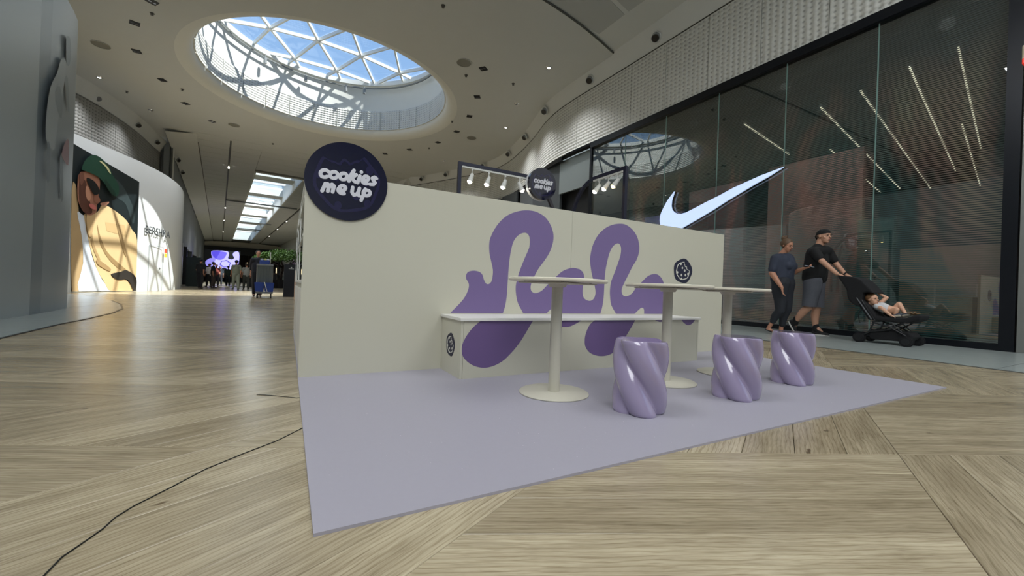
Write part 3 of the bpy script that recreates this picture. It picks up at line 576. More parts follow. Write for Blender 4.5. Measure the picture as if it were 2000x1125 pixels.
# eyeball spots in the fascias
LENS=mat('dark lens',(28,28,28),.2)
def eyeball(p,n,label,grp):
    n=Vector(n).normalized(); p=Vector(p)
    t=thing('eyeball_spot',label,'spotlight',p,grp)
    bm=B(); bmesh.ops.create_cone(bm,cap_ends=True,segments=24,radius1=.17,radius2=.15,depth=.04,matrix=Matrix.Translation(p)@n.to_track_quat('Z','Y').to_matrix().to_4x4()); meshobj('ring',bm,CEIL2,t,True)
    d=(n+Vector((0,-.5,-.6))).normalized()
    bm=B(); cone(bm,p-d*.02,p+d*.13,.12,.115,seg=20); meshobj('barrel',bm,mat('grey lamp body',(140,144,146),.5),t,True)
    bm=B(); cone(bm,p+d*.125,p+d*.135,.1,seg=20); meshobj('lens',bm,LENS,t)
names=['nearest fascia eyeball spot above the glass shopfront','second fascia eyeball spot above the glass shopfront','fascia eyeball spot where the white band starts to curve','fascia eyeball spot on the inward bend of the white band','fascia eyeball spot past the deepest bend of the white band','fascia eyeball spot above the navy frame bar','fascia eyeball spot just outside the navy frame post','farthest fascia eyeball spot at the tip of the white band']
for n_,(p,nn) in enumerate(zip([(8.93,8.27,7.97),(8.88,11.1,7.97),(8.93,14.0,7.97),(9.72,16.9,7.97),(10.2,19.5,7.97),(9.95,22.3,7.97),(8.75,25.4,7.97),(7.75,27.5,7.97)],[(-1,0,-.5)]*3+[(-1,.4,-.5),(-1,-.1,-.5),(-1,-.3,-.5),(-.9,-.5,-.5),(-.9,-.5,-.5)])):
    eyeball(p,nn,names[n_],'eyeball spots in the white fascia')
for n_,p in enumerate([(-7.18,23.1,7.92),(-6.62,26.0,7.92),(-6.5,28.7,7.92),(-6.12,31.5,7.75),(-6.55,35,7.75)]):
    eyeball(p,(1,-.4,-.5),['eyeball spot','second eyeball spot','third eyeball spot','fourth eyeball spot','fifth eyeball spot'][n_]+' along the fascia over the portrait poster','eyeball spots over the poster wall')
# ---------------------------------------------------------------- ceiling fixtures
SQ=[(-3.554,14.745),(-4.302,16.282),(-4.748,18.274),(-4.516,20.36),(-4.191,22.52),(-3.489,24.319),(5.64,12.876),(6.303,14.888),(6.76,16.753),(6.929,18.746),(6.627,20.707),(5.668,22.708),(4.649,24.258)]
ordn=['first','second','third','fourth','fifth','sixth','seventh']
for n_,(x,y) in enumerate(SQ):
    left=n_<6; k=n_ if left else n_-6
    t=thing('square_downlight','%s square black downlight from the front, on the %s side of the oval skylight'%(ordn[k],'poster' if left else 'glass shopfront'),'downlight',(x,y,ZC),'square black downlights around the skylight')
    spot('downlight_fill',(x,y,ZC-.06),400)  # fill spot added under every fixture to lift floor and ceiling
    rz=math.atan2(y-CY_,x-CX); bm=B(); box(bm,(x,y,ZC-.008),(.24,.24,.016),rz); meshobj('bezel',bm,BLACK,t)
    bm=B(); 
    for s in (-.05,.05): cone(bm,(x+s*math.cos(rz),y+s*math.sin(rz),ZC-.014),(x+s*math.cos(rz),y+s*math.sin(rz),ZC-.02),.04,seg=12)
    meshobj('lens',bm,mat('dim lens',(150,150,150),.2,metal=.8),t)
for (x,y),lb in zip([(-5.681,18.424),(4.924,12.885),(7.853,19.079),(-2.597,24.23)],['round grey ceiling speaker above the portrait poster','round grey ceiling speaker in front of the oval skylight rim','round grey ceiling speaker near the curved white fascia','round grey ceiling speaker behind the oval skylight']):
    t=thing('ceiling_speaker',lb,'speaker',(x,y,ZC)); bm=B(); cone(bm,(x,y,ZC),(x,y,ZC-.015),.24,seg=32); meshobj('grille',bm,mat('grey grille',(140,138,130),.8),t,True)
    bm=B(); lathe(bm,[(.24,ZC),(.26,ZC-.02),(.24,ZC-.022)],(x,y,0),32); meshobj('rim',bm,CEIL,t)
for (x,y,on_),lb in zip([(7.499,11.604,1),(7.915,14.565,0),(8.685,16.951,1),(-6.638,21.509,1),(-5.775,24.363,0),(7.9,23.5,0)],['lit round downlight near the bright ceiling panels','unlit round chrome downlight beside the second fascia spot','lit round downlight near the inward bend of the fascia','lit round downlight over the portrait poster wall','unlit round downlight behind the lit one over the poster wall','unlit chrome downlight near the tip of the fascia']):
    t=thing('round_downlight',lb,'downlight',(x,y,ZC)); bm=B(); lathe(bm,[(.05,ZC+.0),(.07,ZC-.03),(.10,ZC-.012),(.11,ZC)],(x,y,0),20); meshobj('reflector',bm,MIRROR,t,True)
    spot('downlight_fill',(x,y,ZC-.08),400)  # added fill here too, under lit and unlit fixtures alike
    bm=B(); cone(bm,(x,y,ZC-.002),(x,y,ZC-.02),.05,seg=12); meshobj('lens',bm,LAMP if on_ else LENS,t)
SPK=[(940,42),(830,55),(1035,168),(330,20),(308,80),(378,188),(1210,10)]
for n_,(x,y) in enumerate([(3.4,10.6),(2.2,10.9),(7.0,13.2),(-2.6,13.4),(-3.7,15.4),(-4.0,20.9),(5.3,13.6),(6.3,17.7),(6.5,21.8),(-6.1,22.5),(1.6,26.6),(-1.0,26.2)]):
    bm=B(); cone(bm,(x,y,ZC),(x,y,ZC-.05),.03,.02,seg=10); cone(bm,(x,y,ZC-.05),(x,y,ZC-.06),.04,seg=10); cone(bm,(x,y,ZC),(x,y,ZC-.006),.06,seg=12)
    tag(meshobj('sprinkler',bm,mat('dull nozzle',(90,88,84),.5)),'tiny sprinkler nozzle dotted on the grey ceiling','sprinkler','sprinkler nozzles on the main ceiling')
# ---------------------------------------------------------------- glass shopfront
bm=B()
box2(bm,(9.0,1.60,0),(9.18,1.75,5.9)); box2(bm,(9.02,1.7,0),(9.16,11.1,.10)); box2(bm,(9.0,1.7,5.62),(9.2,11.1,5.80)); box2(bm,(9.05,11.08,0),(9.2,11.17,5.75))
shop=struct('window_1',bm,BLACKM)
ys=[1.75,3.27,4.80,6.35,7.94,9.5,11.1]
for a,b in zip(ys,ys[1:]):
    bm=B(); box2(bm,(9.09,a+.006,.1),(9.102,b-.006,5.62)); meshobj('pane',bm,GLASS_SHOP,shop)
    if b<11:
        bm=B(); box2(bm,(9.084,b-.007,.1),(9.108,b+.007,5.62)); meshobj('glass_joint',bm,mat('pale green glass edge',(120,150,144),.3),shop)
bm=B(); vs=[bm.verts.new(p) for p in ((9.24,1.75,.08),(9.24,9.4,.08),(9.24,9.4,5.66),(9.24,1.75,5.66))]; bm.faces.new(vs); meshobj('slotted_sheet',bm,SLOT,shop)
# store room behind the glass
DK=mat('dark store wall',(60,64,66),.8)
for nm,a,b in (('floor.003',(9.2,-2,-.01),(24,11.2,0)),('ceiling.003',(9.2,-2,5.7),(24,11.2,5.8)),('wall_store',(24,-2,0),(24.1,11.2,5.7)),('wall_store.001',(9.3,11.15,0),(24,11.2,5.7)),('wall_store.002',(9.6,-2.1,0),(24,-2,5.7))):
    bm=B(); box2(bm,a,b); struct(nm,bm,mat('black store ceiling',(20,23,26),.8) if nm=='ceiling.003' else DK)
LED=mat('led line',(255,244,220),.5,emit=(255,240,210),es=1.15)
ldv=Vector((math.sin(math.radians(80)),math.cos(math.radians(80)),0))
for n_,(x,y,L_) in enumerate([(10.2,3.95,11),(10.4,4.75,10),(9.9,3.1,9),(9.8,2.45,7),(13.5,5.9,7),(9.9,6.2,3.2),(14,3.4,8)]):
    p=Vector((x,y,5.0)); bm=B(); bar(bm,p,p+ldv*L_,.026,.03)
    t=thing('linear_light',['lit line lamp inside the store, running behind the tip of the check sign','lit line lamp in the middle of the store ceiling','lit line lamp inside the store, nearest the camera but one','lit line lamp inside the store beside the steel pillar','lit line lamp inside the store above the walking man','lit line lamp inside the store above the walking woman','lit line lamp deepest along the store, above the check sign hook'][n_],'lamp',p,'linear lamps inside the glass store'); meshobj('diffuser',bm,LED,t)
    bm=B(); bar(bm,p+Vector((0,0,.05)),p+ldv*L_+Vector((0,0,.05)),.06,.06); meshobj('housing',bm,BLACK,t)
# tall display stands inside the store seen dimly
for n_,(x,y0,y1,h,c,lb) in enumerate([(10.4,1.9,3.3,1.7,(196,160,136),'low tan display board inside the glass store, nearest the steel pillar'),(11.4,4.3,6.4,4.2,(158,112,100),'tall dusky pink display board inside the glass store behind the couple'),(11.0,6.8,8.6,3.9,(120,84,80),'tall rose brown display board inside the glass store behind the check sign'),(10.7,3.5,4.1,2.4,(60,96,92),'narrow teal display board inside the glass store behind the stroller'),(11.2,9.0,10.6,3.4,(112,108,170),'violet display board inside the glass store beside the navy frame')]):
    t=thing('display_board',lb,'display board',(x,(y0+y1)/2,0)); bm=B(); box2(bm,(x,y0,.1),(x+.12,y1,h)); meshobj('board',bm,mat('display board %d'%n_,c,.7,noise=.25,nscale=1.2),t)
    bm=B(); box2(bm,(x-.15,y0-.05,0),(x+.3,y1+.05,.1)); meshobj('base',bm,BLACK,t)
for y in (2.6,5.2,7.6,10): spot('store_fill',(9.8,y,5.5),260,size=140)  # added spots that brighten the boards and sheet, no fixtures modelled
# illuminated check sign
def yz(x): return lambda a,b,t:(x+t,a,b)
ck=thing('illuminated_sign','large glowing white check-shaped sign on the glass shopfront','sign',(9.0,7,2.9))
so_=[tuple(p) for p in D['swoosh']]
bm=B(); prism(bm,so_,yz(9.0),.045,.0); meshobj('face',bm,mat('sign glow',(205,222,250),.5,emit=(196,216,255),es=.72),ck)
cxs=sum(p[0] for p in so_)/len(so_)
bm=B(); prism(bm,so_,yz(9.005),.085,.038); o=meshobj('case',bm,mat('black sign case',(14,14,16),.5),ck)
# steel pillar and service panels at the end of the shopfront
bm=B(); box2(bm,(9.0,1.18,0),(9.5,1.58,8.2)); struct('wall_pillar',bm,STEEL)
bm=B(); box2(bm,(9.02,.98,0),(9.5,1.17,8.2)); struct('wall_pillar.001',bm,STEEL)
bm=B(); box2(bm,(9.04,-.4,0),(9.5,.97,8.2)); struct('wall_end',bm,mat('pale metal panel',(168,176,174),.4,metal=.3))
bm=B(); box2(bm,(9.0,-4.5,0),(9.6,-.4,8.2)); struct('wall_end.001',bm,WHITE)
al=thing('alarm_beacon','small cream wall alarm with a red lens on the steel pillar','alarm',(9.0,1.5,4.2))
bm=B(); box2(bm,(8.9,1.42,4.1),(9.0,1.6,4.32),.02); meshobj('housing',bm,mat('cream plastic',(205,196,170),.5),al)
bm=B(); box2(bm,(8.86,1.43,4.03),(8.96,1.59,4.12),.015); meshobj('lens',bm,mat('red lens',(215,60,48),.2,emit=(230,60,50),es=.5),al)
bm=B(); box2(bm,(8.985,1.33,2.62),(9.0,1.40,2.66)); tag(meshobj('door_stop',bm,BLACK),'small black catch on the steel pillar below the alarm','catch')
# shops beyond the glass store (recess)
bm=B(); box2(bm,(9.25,11.2,4.45),(9.35,13.25,5.72)); struct('wall_recess',bm,mat('grey brushed panel',(140,148,148),.4,metal=.4))
bm=B(); box2(bm,(9.25,11.2,2.9),(9.35,11.35,4.5)); bm.free()
bm=B(); vs=[(9.26,11.2,4.45),(9.3,13.25,4.45)]
box2(bm,(9.3,13.25,3.2),(9.4,15.3,5.72)); struct('wall_recess.001',bm,mat('dark grey panel',(66,70,72),.5))
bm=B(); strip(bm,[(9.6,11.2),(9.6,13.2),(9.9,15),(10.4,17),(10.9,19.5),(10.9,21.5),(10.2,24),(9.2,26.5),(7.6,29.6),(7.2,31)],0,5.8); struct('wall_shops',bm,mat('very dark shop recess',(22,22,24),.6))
bm=B(); strip(bm,rp[8:],5.66,5.82,.02,.02); strip(bm,rp[8:],5.66,5.661,.02,-.7); struct('trim_10',bm,BLACKM)
for n_,(y0,y1,c) in enumerate([(16,18,(96,100,102)),(18.4,20,(70,74,76)),(20.4,22.5,(110,114,114))]):
    bm=B(); box2(bm,(10.2,y0,0),(10.3,y1,5.7)); struct('wall_shop',bm,mat('shop front %d'%n_,c,.4))
# ---------------------------------------------------------------- left hoarding near the camera
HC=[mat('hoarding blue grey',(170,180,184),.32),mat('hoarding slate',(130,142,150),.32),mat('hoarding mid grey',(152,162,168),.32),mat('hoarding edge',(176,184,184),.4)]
hp=[(-2.6,-5),(-2.75,0),(-2.95,4),(-3.1,6.6),(-3.18,7.65),(-3.24,8.45),(-3.28,8.86),(-3.32,9.40),(-3.36,9.75),(-3.42,10.1),(-3.6,10.6),(-3.95,11.1),(-4.5,11.6),(-5.5,12.0),(-9,12.2)]
hrd=bpy.data.objects.new('hoarding',None); C.objects.link(hrd); hrd.location=(-3.2,8,0); tag(hrd,'tall blue grey hoarding with a faded figure, curving away beside the stone floor','hoarding')
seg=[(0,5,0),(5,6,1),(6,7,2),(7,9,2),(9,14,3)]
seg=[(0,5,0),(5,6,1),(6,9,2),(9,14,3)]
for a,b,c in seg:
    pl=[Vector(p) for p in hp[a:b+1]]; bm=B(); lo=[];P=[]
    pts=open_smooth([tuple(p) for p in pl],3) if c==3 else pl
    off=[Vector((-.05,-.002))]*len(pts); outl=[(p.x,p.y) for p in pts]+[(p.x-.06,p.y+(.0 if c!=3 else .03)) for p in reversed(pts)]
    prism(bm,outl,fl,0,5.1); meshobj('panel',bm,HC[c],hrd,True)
HAv,HBv=Vector((-3.27,9.0)),Vector((-3.40,10.1)); ht=(HBv-HAv).normalized(); hn=Vector((ht.y,-ht.x))
FG=dict(dress=(164,173,177),leg=(116,126,132),leg2=(116,126,132),head=(134,144,150),bag=(150,116,120),arm=(138,148,154),dark=(138,148,154))
for k_,off in (('dress',.012),('leg',.013),('leg2',.013),('head',.014),('arm',.015),('bag',.016),('dark',.014)):
    bm=B(); prism(bm,[tuple(p) for p in smooth_poly(D['fig'][k_],2)],lambda s,z,t:(HAv.x+ht.x*s+hn.x*(off+.012),HAv.y+ht.y*s+hn.y*(off+.012),z),0,0)
    meshobj({'dress':'printed_dress','leg':'printed_leg','leg2':'printed_leg','head':'printed_head','bag':'printed_bag','arm':'printed_arm','dark':'printed_fold'}[k_],bm,mat('faded print '+k_,FG[k_],.4),hrd)
# ---------------------------------------------------------------- poster wall
PAv=Vector(D['poster_A'][0]); PBv=Vector(D['poster_A'][1]); pt=(PBv-PAv).normalized(); pn=Vector((pt.y,-pt.x))
HW=mat('hoarding white',(214,218,220),.45)
pstart=PAv-pt*5
pwp=[tuple(pstart),tuple(PBv),(-4.98,22.4),(-4.84,23.7),(-4.82,25.4),(-5.0,27.3),(-5.35,29.3),(-5.8,31.2)]
pw_=[pwp[0],pwp[1]]+[tuple(p) for p in open_smooth(pwp[1:],4)][1:]
bm=B(); outl=pw_+[(x-.1,y) for x,y in reversed(pw_)]
prism(bm,outl,fl,0,5.1); ph=meshobj('poster_hoarding',bm,HW); ph.data.set_sharp_from_angle(angle=math.radians(35)); tag(ph,'curved white shop hoarding with a big portrait poster and a shop name','hoarding')
PC=dict(nose=(132,88,70),cheek=(176,128,104),foldb=(168,140,100),foldc=(170,142,102),foldd=(160,132,94),collar=(186,156,114),brim=(24,50,40),bg=(26,34,36),wrinkle=(48,58,60),wrinkle2=(90,100,102),jl=(176,150,112),jr=(206,178,134),pocket=(190,162,118),fold1=(150,124,86),hem=(46,42,40),shirt=(206,214,226),face=(150,104,84),shade=(84,52,42),ear=(110,72,58),cap=(32,66,52),script=(200,196,150),glasses=(20,22,22),lips=(176,98,92),hand=(160,116,96))
PN=dict(nose='nose',cheek='cheek',foldb='jacket_fold',foldc='jacket_fold',foldd='jacket_fold',collar='collar',brim='cap_brim',bg='poster_backdrop',wrinkle='backdrop_fold',wrinkle2='backdrop_glint',jl='jacket_front',jr='jacket',pocket='jacket_pocket',fold1='jacket_fold',hem='jacket_hem',shirt='shirt',face='face',shade='face_shadow',ear='ear',cap='cap',script='cap_lettering',glasses='sunglasses',lips='lips',hand='hand')
for n_,k_ in enumerate(['bg','wrinkle','wrinkle2','jl','shirt','jr','pocket','fold1','foldb','foldc','foldd','hem','collar','face','shade','cheek','nose','ear','hand','glasses','lips','cap','brim','script']):
    off=.012+.004*n_; P=D['poster'][k_]; P=P if k_ in('bg','pocket') else [tuple(p) for p in smooth_poly(P,3)]
    bm=B(); prism(bm,P,lambda s,z,t:(PAv.x+pt.x*s+pn.x*(off),PAv.y+pt.y*s+pn.y*(off),max(z,.03)),0,0); meshobj(PN[k_],bm,mat('print '+k_,PC[k_],.4,noise=.12 if k_ in('bg','jr','jl') else 0,nscale=1.5),ph)
BAv=Vector((-5.251,21.061)); BBv=Vector((-4.98,22.4)); bt=(BBv-BAv).normalized(); bn=Vector((bt.y,-bt.x))
DG=mat('dark grey lettering',(52,56,60),.5)
Rt=Matrix((( bt.x,0,bn.x),(bt.y,0,bn.y),(0,1,0))).to_4x4()
def bpos(s,z,o=.05): return (BAv.x+bt.x*s+bn.x*o,BAv.y+bt.y*s+bn.y*o,z)
o=text('shop_name','BERSHKA',.46,bpos(1.42,2.48,.06),Rt,DG,ph,extrude=.004,spacing=1.04)
bm=B()
for a,b in (((.85,0),(.85,1.9)),((.85,1.9),(1.95,1.9)),((1.95,1.9),(1.95,0))): bar(bm,bpos(a[0],a[1],.03),bpos(b[0],b[1],.03),.012,.012)
meshobj('door_outline',bm,mat('thin grey line',(140,146,150),.5),ph)
bm=B(); bar(bm,bpos(1.6,.95,.07),bpos(1.75,.95,.07),.02,.02); bar(bm,bpos(1.6,.9,.07),bpos(1.6,1.0,.07),.03,.02); meshobj('door_handle',bm,STEEL,ph)
for s,z,c in ((2.1,1.75,(206,84,60)),(2.1,1.55,(226,186,60))):
    bm=B(); box(bm,bpos(s,z,.06),(.02,.16,.17),math.atan2(bt.y,bt.x)-PI/2); meshobj('warning_sticker',bm,mat('sticker %d'%c[1],c,.5),ph)

# ---------------------------------------------------------------- booth: front wall with its graphics
BX0,BX1,WY,WH=.0756,4.4167,2.96,1.3548
MT=.012
bm=B(); box2(bm,(BX0,WY-1.8536,0),(BX1,5.9,MT-.003)); o=meshobj('floor_mat',bm,LILAC)
bm=B(); vs=[bm.verts.new(p) for p in ((BX0+.002,WY-1.8516,MT),(BX1-.002,WY-1.8516,MT),(BX1-.002,5.9,MT),(BX0+.002,5.9,MT))]; bm.faces.new(vs)
bm.free()
tag(o,'large flat lilac mat carrying the cream booth, tables and stools','mat')
bm=B(); random.seed(3)
for i in range(260):
    x=random.uniform(BX0+.05,BX1-.1); y=random.uniform(WY-1.82,2.5); s=random.uniform(.0006,.0016); box(bm,(x,y,MT-.0028),(s*2,s*1.6,.0004),random.random()*3)
q=meshobj('crumbs',bm,mat('pale crumb',(215,212,215),.6)); tag(q,'tiny pale crumbs and dust scattered on the lilac mat','crumbs',None,'stuff')
MT=MT-.003
wall_=thing('booth_wall','long low cream booth wall with a purple looping graphic','booth wall',(BX0,WY,0))
SX=2.226
for a,b in ((BX0,SX-.0012),(SX+.0012,BX1)):
    bm=B(); box2(bm,(a,WY,MT),(b,WY+.04,WH)); meshobj('panel',bm,CREAM,wall_)
def xz(y): return lambda a,b,t:(a,y+t,b)
dd=[tuple(p) for p in D['decal']]

lowz=min(p[1] for p in dd)
dd2=[]
for p in dd: dd2+= [(p[0],lowz-.004)]*3 if p[1]<lowz+.012 else [p]
dec=[tuple(p) for p in smooth_poly(dd2,3)]
dec=[(x,max(z,lowz-.004)) for x,z in dec]
bm=B(); prism(bm,dec,xz(WY),0,-.0012); meshobj('looping_graphic',bm,PURPLE,wall_)
def cookie(name,parent,fn,cx,cz,rx,rz_,dark,light,o0=-.0012,dark_disc=True,sg=-1,rot=0):
    def P_(a,k): return (cx+rx*k*math.cos(a+rot),cz+rz_*k*math.sin(a+rot))
    root=None
    if dark_disc:
        bm=B(); pts=[P_(2*PI*i/40,1+.035*math.sin(5*2*PI*i/40+1)) for i in range(40)]; prism(bm,pts,fn,0,o0); root=meshobj(name,bm,dark,parent,props={'label':'dark round cookie emblem'})
    def rad(a):
        r=.70+.02*math.sin(6*a)
        d=(a-.75+PI)%(2*PI)-PI   # the bite
        if abs(d)<.62: r=.56+.05*math.cos(d*11)-.10*math.cos(d*2)
        return r
    N_=90; ou=[P_(2*PI*i/N_,rad(2*PI*i/N_)+.035) for i in range(N_)]; inn=[P_(2*PI*i/N_,rad(2*PI*i/N_)-.035) for i in range(N_)]
    bm=B(); prism(bm,ou,fn,0,o0*1.9,holes=[inn])
    for a,k,s in ((2.0,.62,.09),(3.4,.62,.08),(5.9,.60,.09),(4.5,.66,.08),(1.9,.25,.075),(.2,.18,.085),(3.0,.33,.0),(4.3,.38,.085),(5.4,.42,.08),(2.7,.28,.0)):
        if s: c_=P_(a,k); prism(bm,[(c_[0]+rx*s*math.cos(t)*1.0,c_[1]+rz_*s*1.25*math.sin(t)) for t in [2*PI*i/14 for i in range(14)]],fn,0,o0*2.3)
    meshobj('cookie_outline',bm,light,parent if not root else root)
cw=D['cookie_wall']; cookie('cookie_emblem',wall_,xz(WY),3.728,.897,.148,.132,NAVY_V,CREAM_V)
# bench
BXA,BXB,BYF,BH=1.035,3.487,2.57,.424
bn_=thing('bench','long cream box bench with a white-edged lid against the booth wall','bench',(BXA,BYF,0))
bm=B(); box2(bm,(BXA,BYF,MT),(BXA+.018,WY-.003,BH-.02)); meshobj('side_panel',bm,CREAM,bn_)
bm=B(); box2(bm,(BXB-.018,BYF,MT),(BXB,WY-.003,BH-.02)); meshobj('side_panel',bm,CREAM,bn_)
bm=B(); box2(bm,(BXA+.02,BYF,MT),(BXB-.02,BYF+.018,BH-.02)); meshobj('front_panel',bm,CREAM,bn_)
bm=B(); box2(bm,(BXA-.012,BYF-.018,BH-.02),(BXB+.012,WY-.003,BH),.001); meshobj('lid',bm,CREAM_W,bn_)
for P in D['bd']:
    P=[tuple(p) for p in P]; z1=BH-.021; N_=[(x,min(z,z1)) for x,z in P]
    N_[0]=(N_[0][0],z1); N_[-1]=(N_[-1][0],z1)
    sm=[tuple(p) for p in open_smooth(N_,4)]; sm=[(x,min(z,z1)) for x,z in sm]
    bm=B(); prism(bm,sm,xz(BYF),0,-.0012); meshobj('purple_shape',bm,PURPLE_SHADE,bn_)
cookie('cookie_emblem',bn_,lambda a,b,t:(BXA+t,-a,b),-2.763,.218,.086,.083,NAVY_V,CREAM_V)
def arc_(cx,cy,r,a0,a1,n=14,sx=1): return [(cx+r*sx*math.cos(math.radians(a0+(a1-a0)*i/n)),cy+r*math.sin(math.radians(a0+(a1-a0)*i/n))) for i in range(n+1)]
GL={'c':(.92,[arc_(.48,.5,.40,42,318)]),'o':(.95,[arc_(.47,.5,.36,0,360,20)]),
 'k':(.92,[[(.14,.08),(.22,.8),(.42,1.36)],[(.25,.42),(.48,.66),(.74,.92)],[(.40,.52),(.60,.22),(.82,.08)]]),
 'i':(.42,[[(.12,.05),(.22,.85)],[(.28,1.30),(.29,1.31)]]),'e':(.90,[arc_(.46,.68,.26,0,360,18),arc_(.52,.46,.40,160,296,10)]),
 's':(.78,[[(.66,.86),(.42,.98),(.2,.80),(.36,.56),(.60,.36),(.46,.10),(.10,.08)]]),
 'm':(1.32,[[(.10,.05),(.24,.9)],[(.22,.6),(.42,.92),(.60,.75),(.58,.1)],[(.60,.6),(.82,.92),(1.02,.75),(1.0,.1)]]),
 'u':(1.0,[[(.14,.92),(.16,.35),(.38,.06),(.62,.20),(.74,.50)],[(.76,.92),(.72,.30),(.86,.06)]]),
 'p':(.95,[[(.30,.92),(.24,.3),(.14,-.42)],arc_(.50,.50,.32,150,-200,18)]),' ':(.30,[])}
def stroke_text(parent,s,x0,z0,xh,width,y):
    adv=sum(GL[c][0] for c in s); sx=width/adv; x=0
    wd=xh*.20
    for c in s:
        bm=B(); a_,st=GL[c]
        for pl in st:
            pts=[(x0+(x+px)*sx+pz*xh*.16,y,z0+pz*xh) for px,pz in pl]
            for p in pts: cone(bm,(p[0],y+.004,p[2]),(p[0],y-.0012,p[2]),wd,seg=16)
            for p,q in zip(pts,pts[1:]):
                if (Vector(q)-Vector(p)).length>1e-5: bar(bm,(p[0],y+.0014,p[2]),(q[0],y+.0014,q[2]),.0052,2*wd,up=(0,-1,0)) if False else bar(bm,(p[0],y+.0014,p[2]),(q[0],y+.0014,q[2]),.0052,2*wd)
        if st: remesh('letter_'+c,bm,LETTER,parent,xh*.034,1)
        else: bm.free()
        x+=a_
# big round sign on the wall
def txt_sign(parent,cx,y,cz,rad,scale,lettermat,pre=''):
    pass
def round_sign(name,label,cx,y,cz,r,th,emblem=True,rimmat=None,side=1):
    t=thing(name,label,'sign',(cx,y,cz))
    bm=B(); cone(bm,(cx,y,cz),(cx,y-th,cz),r,seg=72); meshobj('disc',bm,NAVY,t,True)
    if rimmat:
        bm=B(); cone(bm,(cx,y+.06,cz),(cx,y+.001,cz),r*1.01,seg=64); meshobj('drum_rim',bm,rimmat,t,True)
    cookie('faint_emblem',t,lambda a,b,tt:(a,y-th+tt,b),cx,cz,r*1.08,r*1.08,NAVY_P,NAVY_P,-.0006,False,rot=1.0)
    R=Matrix(((1,0,0),(0,0,-1),(0,1,0))).to_4x4()
    Rs=R@Matrix.Rotation(math.radians(-2),4,'Z')
    k=r/.26
    stroke_text(t,'cookies',cx-.176*k,cz+.000*k,.060*k,.360*k,y-th-.0012)
    stroke_text(t,'me up',cx-.160*k,cz-.088*k,.060*k,.310*k,y-th-.0012)
    return t
round_sign('round_sign','big round navy sign with silver lettering fixed to the corner of the booth wall',.328,WY,1.314,.262,.012)
round_sign('drum_sign','small round navy drum sign with a white rim on the frame above the booth',3.655,5.765,2.402,.265,.06,rimmat=mat('white drum rim',(226,228,228),.4))
# booth counter behind the wall
ct=thing('booth_counter','white booth side counter with a glazed top running back from the wall corner','counter',(BX0,3.2,0))
bm=B(); box2(bm,(BX0+.01,WY+.04,MT),(BX0+.5,5.75,.62)); meshobj('cabinet',bm,CREAM,ct)
for y0,y1 in ((3.05,4.0),(4.05,5.0),(5.05,5.7)):
    bm=B(); box2(bm,(BX0,y0,.06),(BX0+.01,y1,.58)); meshobj('side_panel',bm,CREAM_W,ct)
bm=B(); box2(bm,(BX0,WY+.04,.62),(BX0+.5,5.75,.64)); meshobj('worktop',bm,CREAM_W,ct)
for y0,y1 in ((3.05,3.95),(4.0,4.85),(4.9,5.7)):
    bm=B(); box2(bm,(BX0+.004,y0,.645),(BX0+.010,y1,1.18)); meshobj('glass_pane',bm,GLASS_CLEAR,ct)
for y0 in (3.01,3.97,4.87,5.72):
    bm=B(); box2(bm,(BX0,y0-.012,.64),(BX0+.024,y0+.012,1.3)); meshobj('post',bm,WHITE,ct)
for z in (1.18,1.29,.93): 
    bm=B(); box2(bm,(BX0-.002,3.0,z),(BX0+.022,5.73,z+.018)); meshobj('rail',bm,WHITE,ct)
bm=B(); box2(bm,(BX0+.5,3.1,MT),(BX1-.1,3.5,.85)); 
tag(meshobj('work_cabinet',bm,CREAM),'low cream work cabinet hidden behind the booth wall','cabinet')
# frames with track spots
FM=NAVY_M
def frame_bar(bm,pts,wd=.05):
    for a,b in zip(pts,pts[1:]): bar(bm,a,b,wd,wd)
    return bm
FZ=2.524; FY=5.856; FX=4.40
fr=thing('navy_frame','navy tube frame with a curved end across the back of the booth','frame',(2.233,FY,0))
bm=B(); frame_bar(bm,[(2.233,FY,MT),(2.233,FY,FZ+.025)]); meshobj('post',bm,FM,fr)
arc=[(3.35,FY,FZ)]+[(3.35+.70*math.sin(a),FY,FZ-.9*(1-math.cos(a))) for a in [k/12*PI/2 for k in range(1,13)]]
bm=B(); frame_bar(bm,[(2.258,FY,FZ)]+arc+[(4.05,FY,.9)]); meshobj('curved_bar',bm,FM,fr)
fr2=thing('navy_frame','navy tube frame with a curved end along the shopfront side of the booth','frame',(FX,4.57,0))
bm=B(); frame_bar(bm,[(FX,4.575,MT),(FX,4.575,FZ+.025)]); meshobj('post',bm,FM,fr2)
arc=[(FX,5.25,FZ)]+[(FX,5.25+.62*math.sin(a),FZ-.72*(1-math.cos(a))) for a in [k/12*PI/2 for k in range(1,13)]]
bm=B(); frame_bar(bm,[(FX,4.60,FZ)]+arc+[(FX,5.87,.9)]); meshobj('curved_bar',bm,FM,fr2)
bm=B(); box2(bm,(2.27,FY-.018,FZ-.055),(3.45,FY+.018,FZ-.027)); tag(meshobj('light_track',bm,WHITE),'white light track under the navy bar across the back of the booth','track')
bm=B(); box2(bm,(FX-.018,4.61,FZ-.055),(FX+.018,5.3,FZ-.027)); tag(meshobj('light_track',bm,WHITE),'white light track under the navy bar beside the glass shopfront','track')
BULB=mat('spot bulb',(255,250,236),.5,emit=(255,246,224),es=14)
BULBW=mat('warm spot bulb',(255,226,150),.5,emit=(255,214,130),es=10)
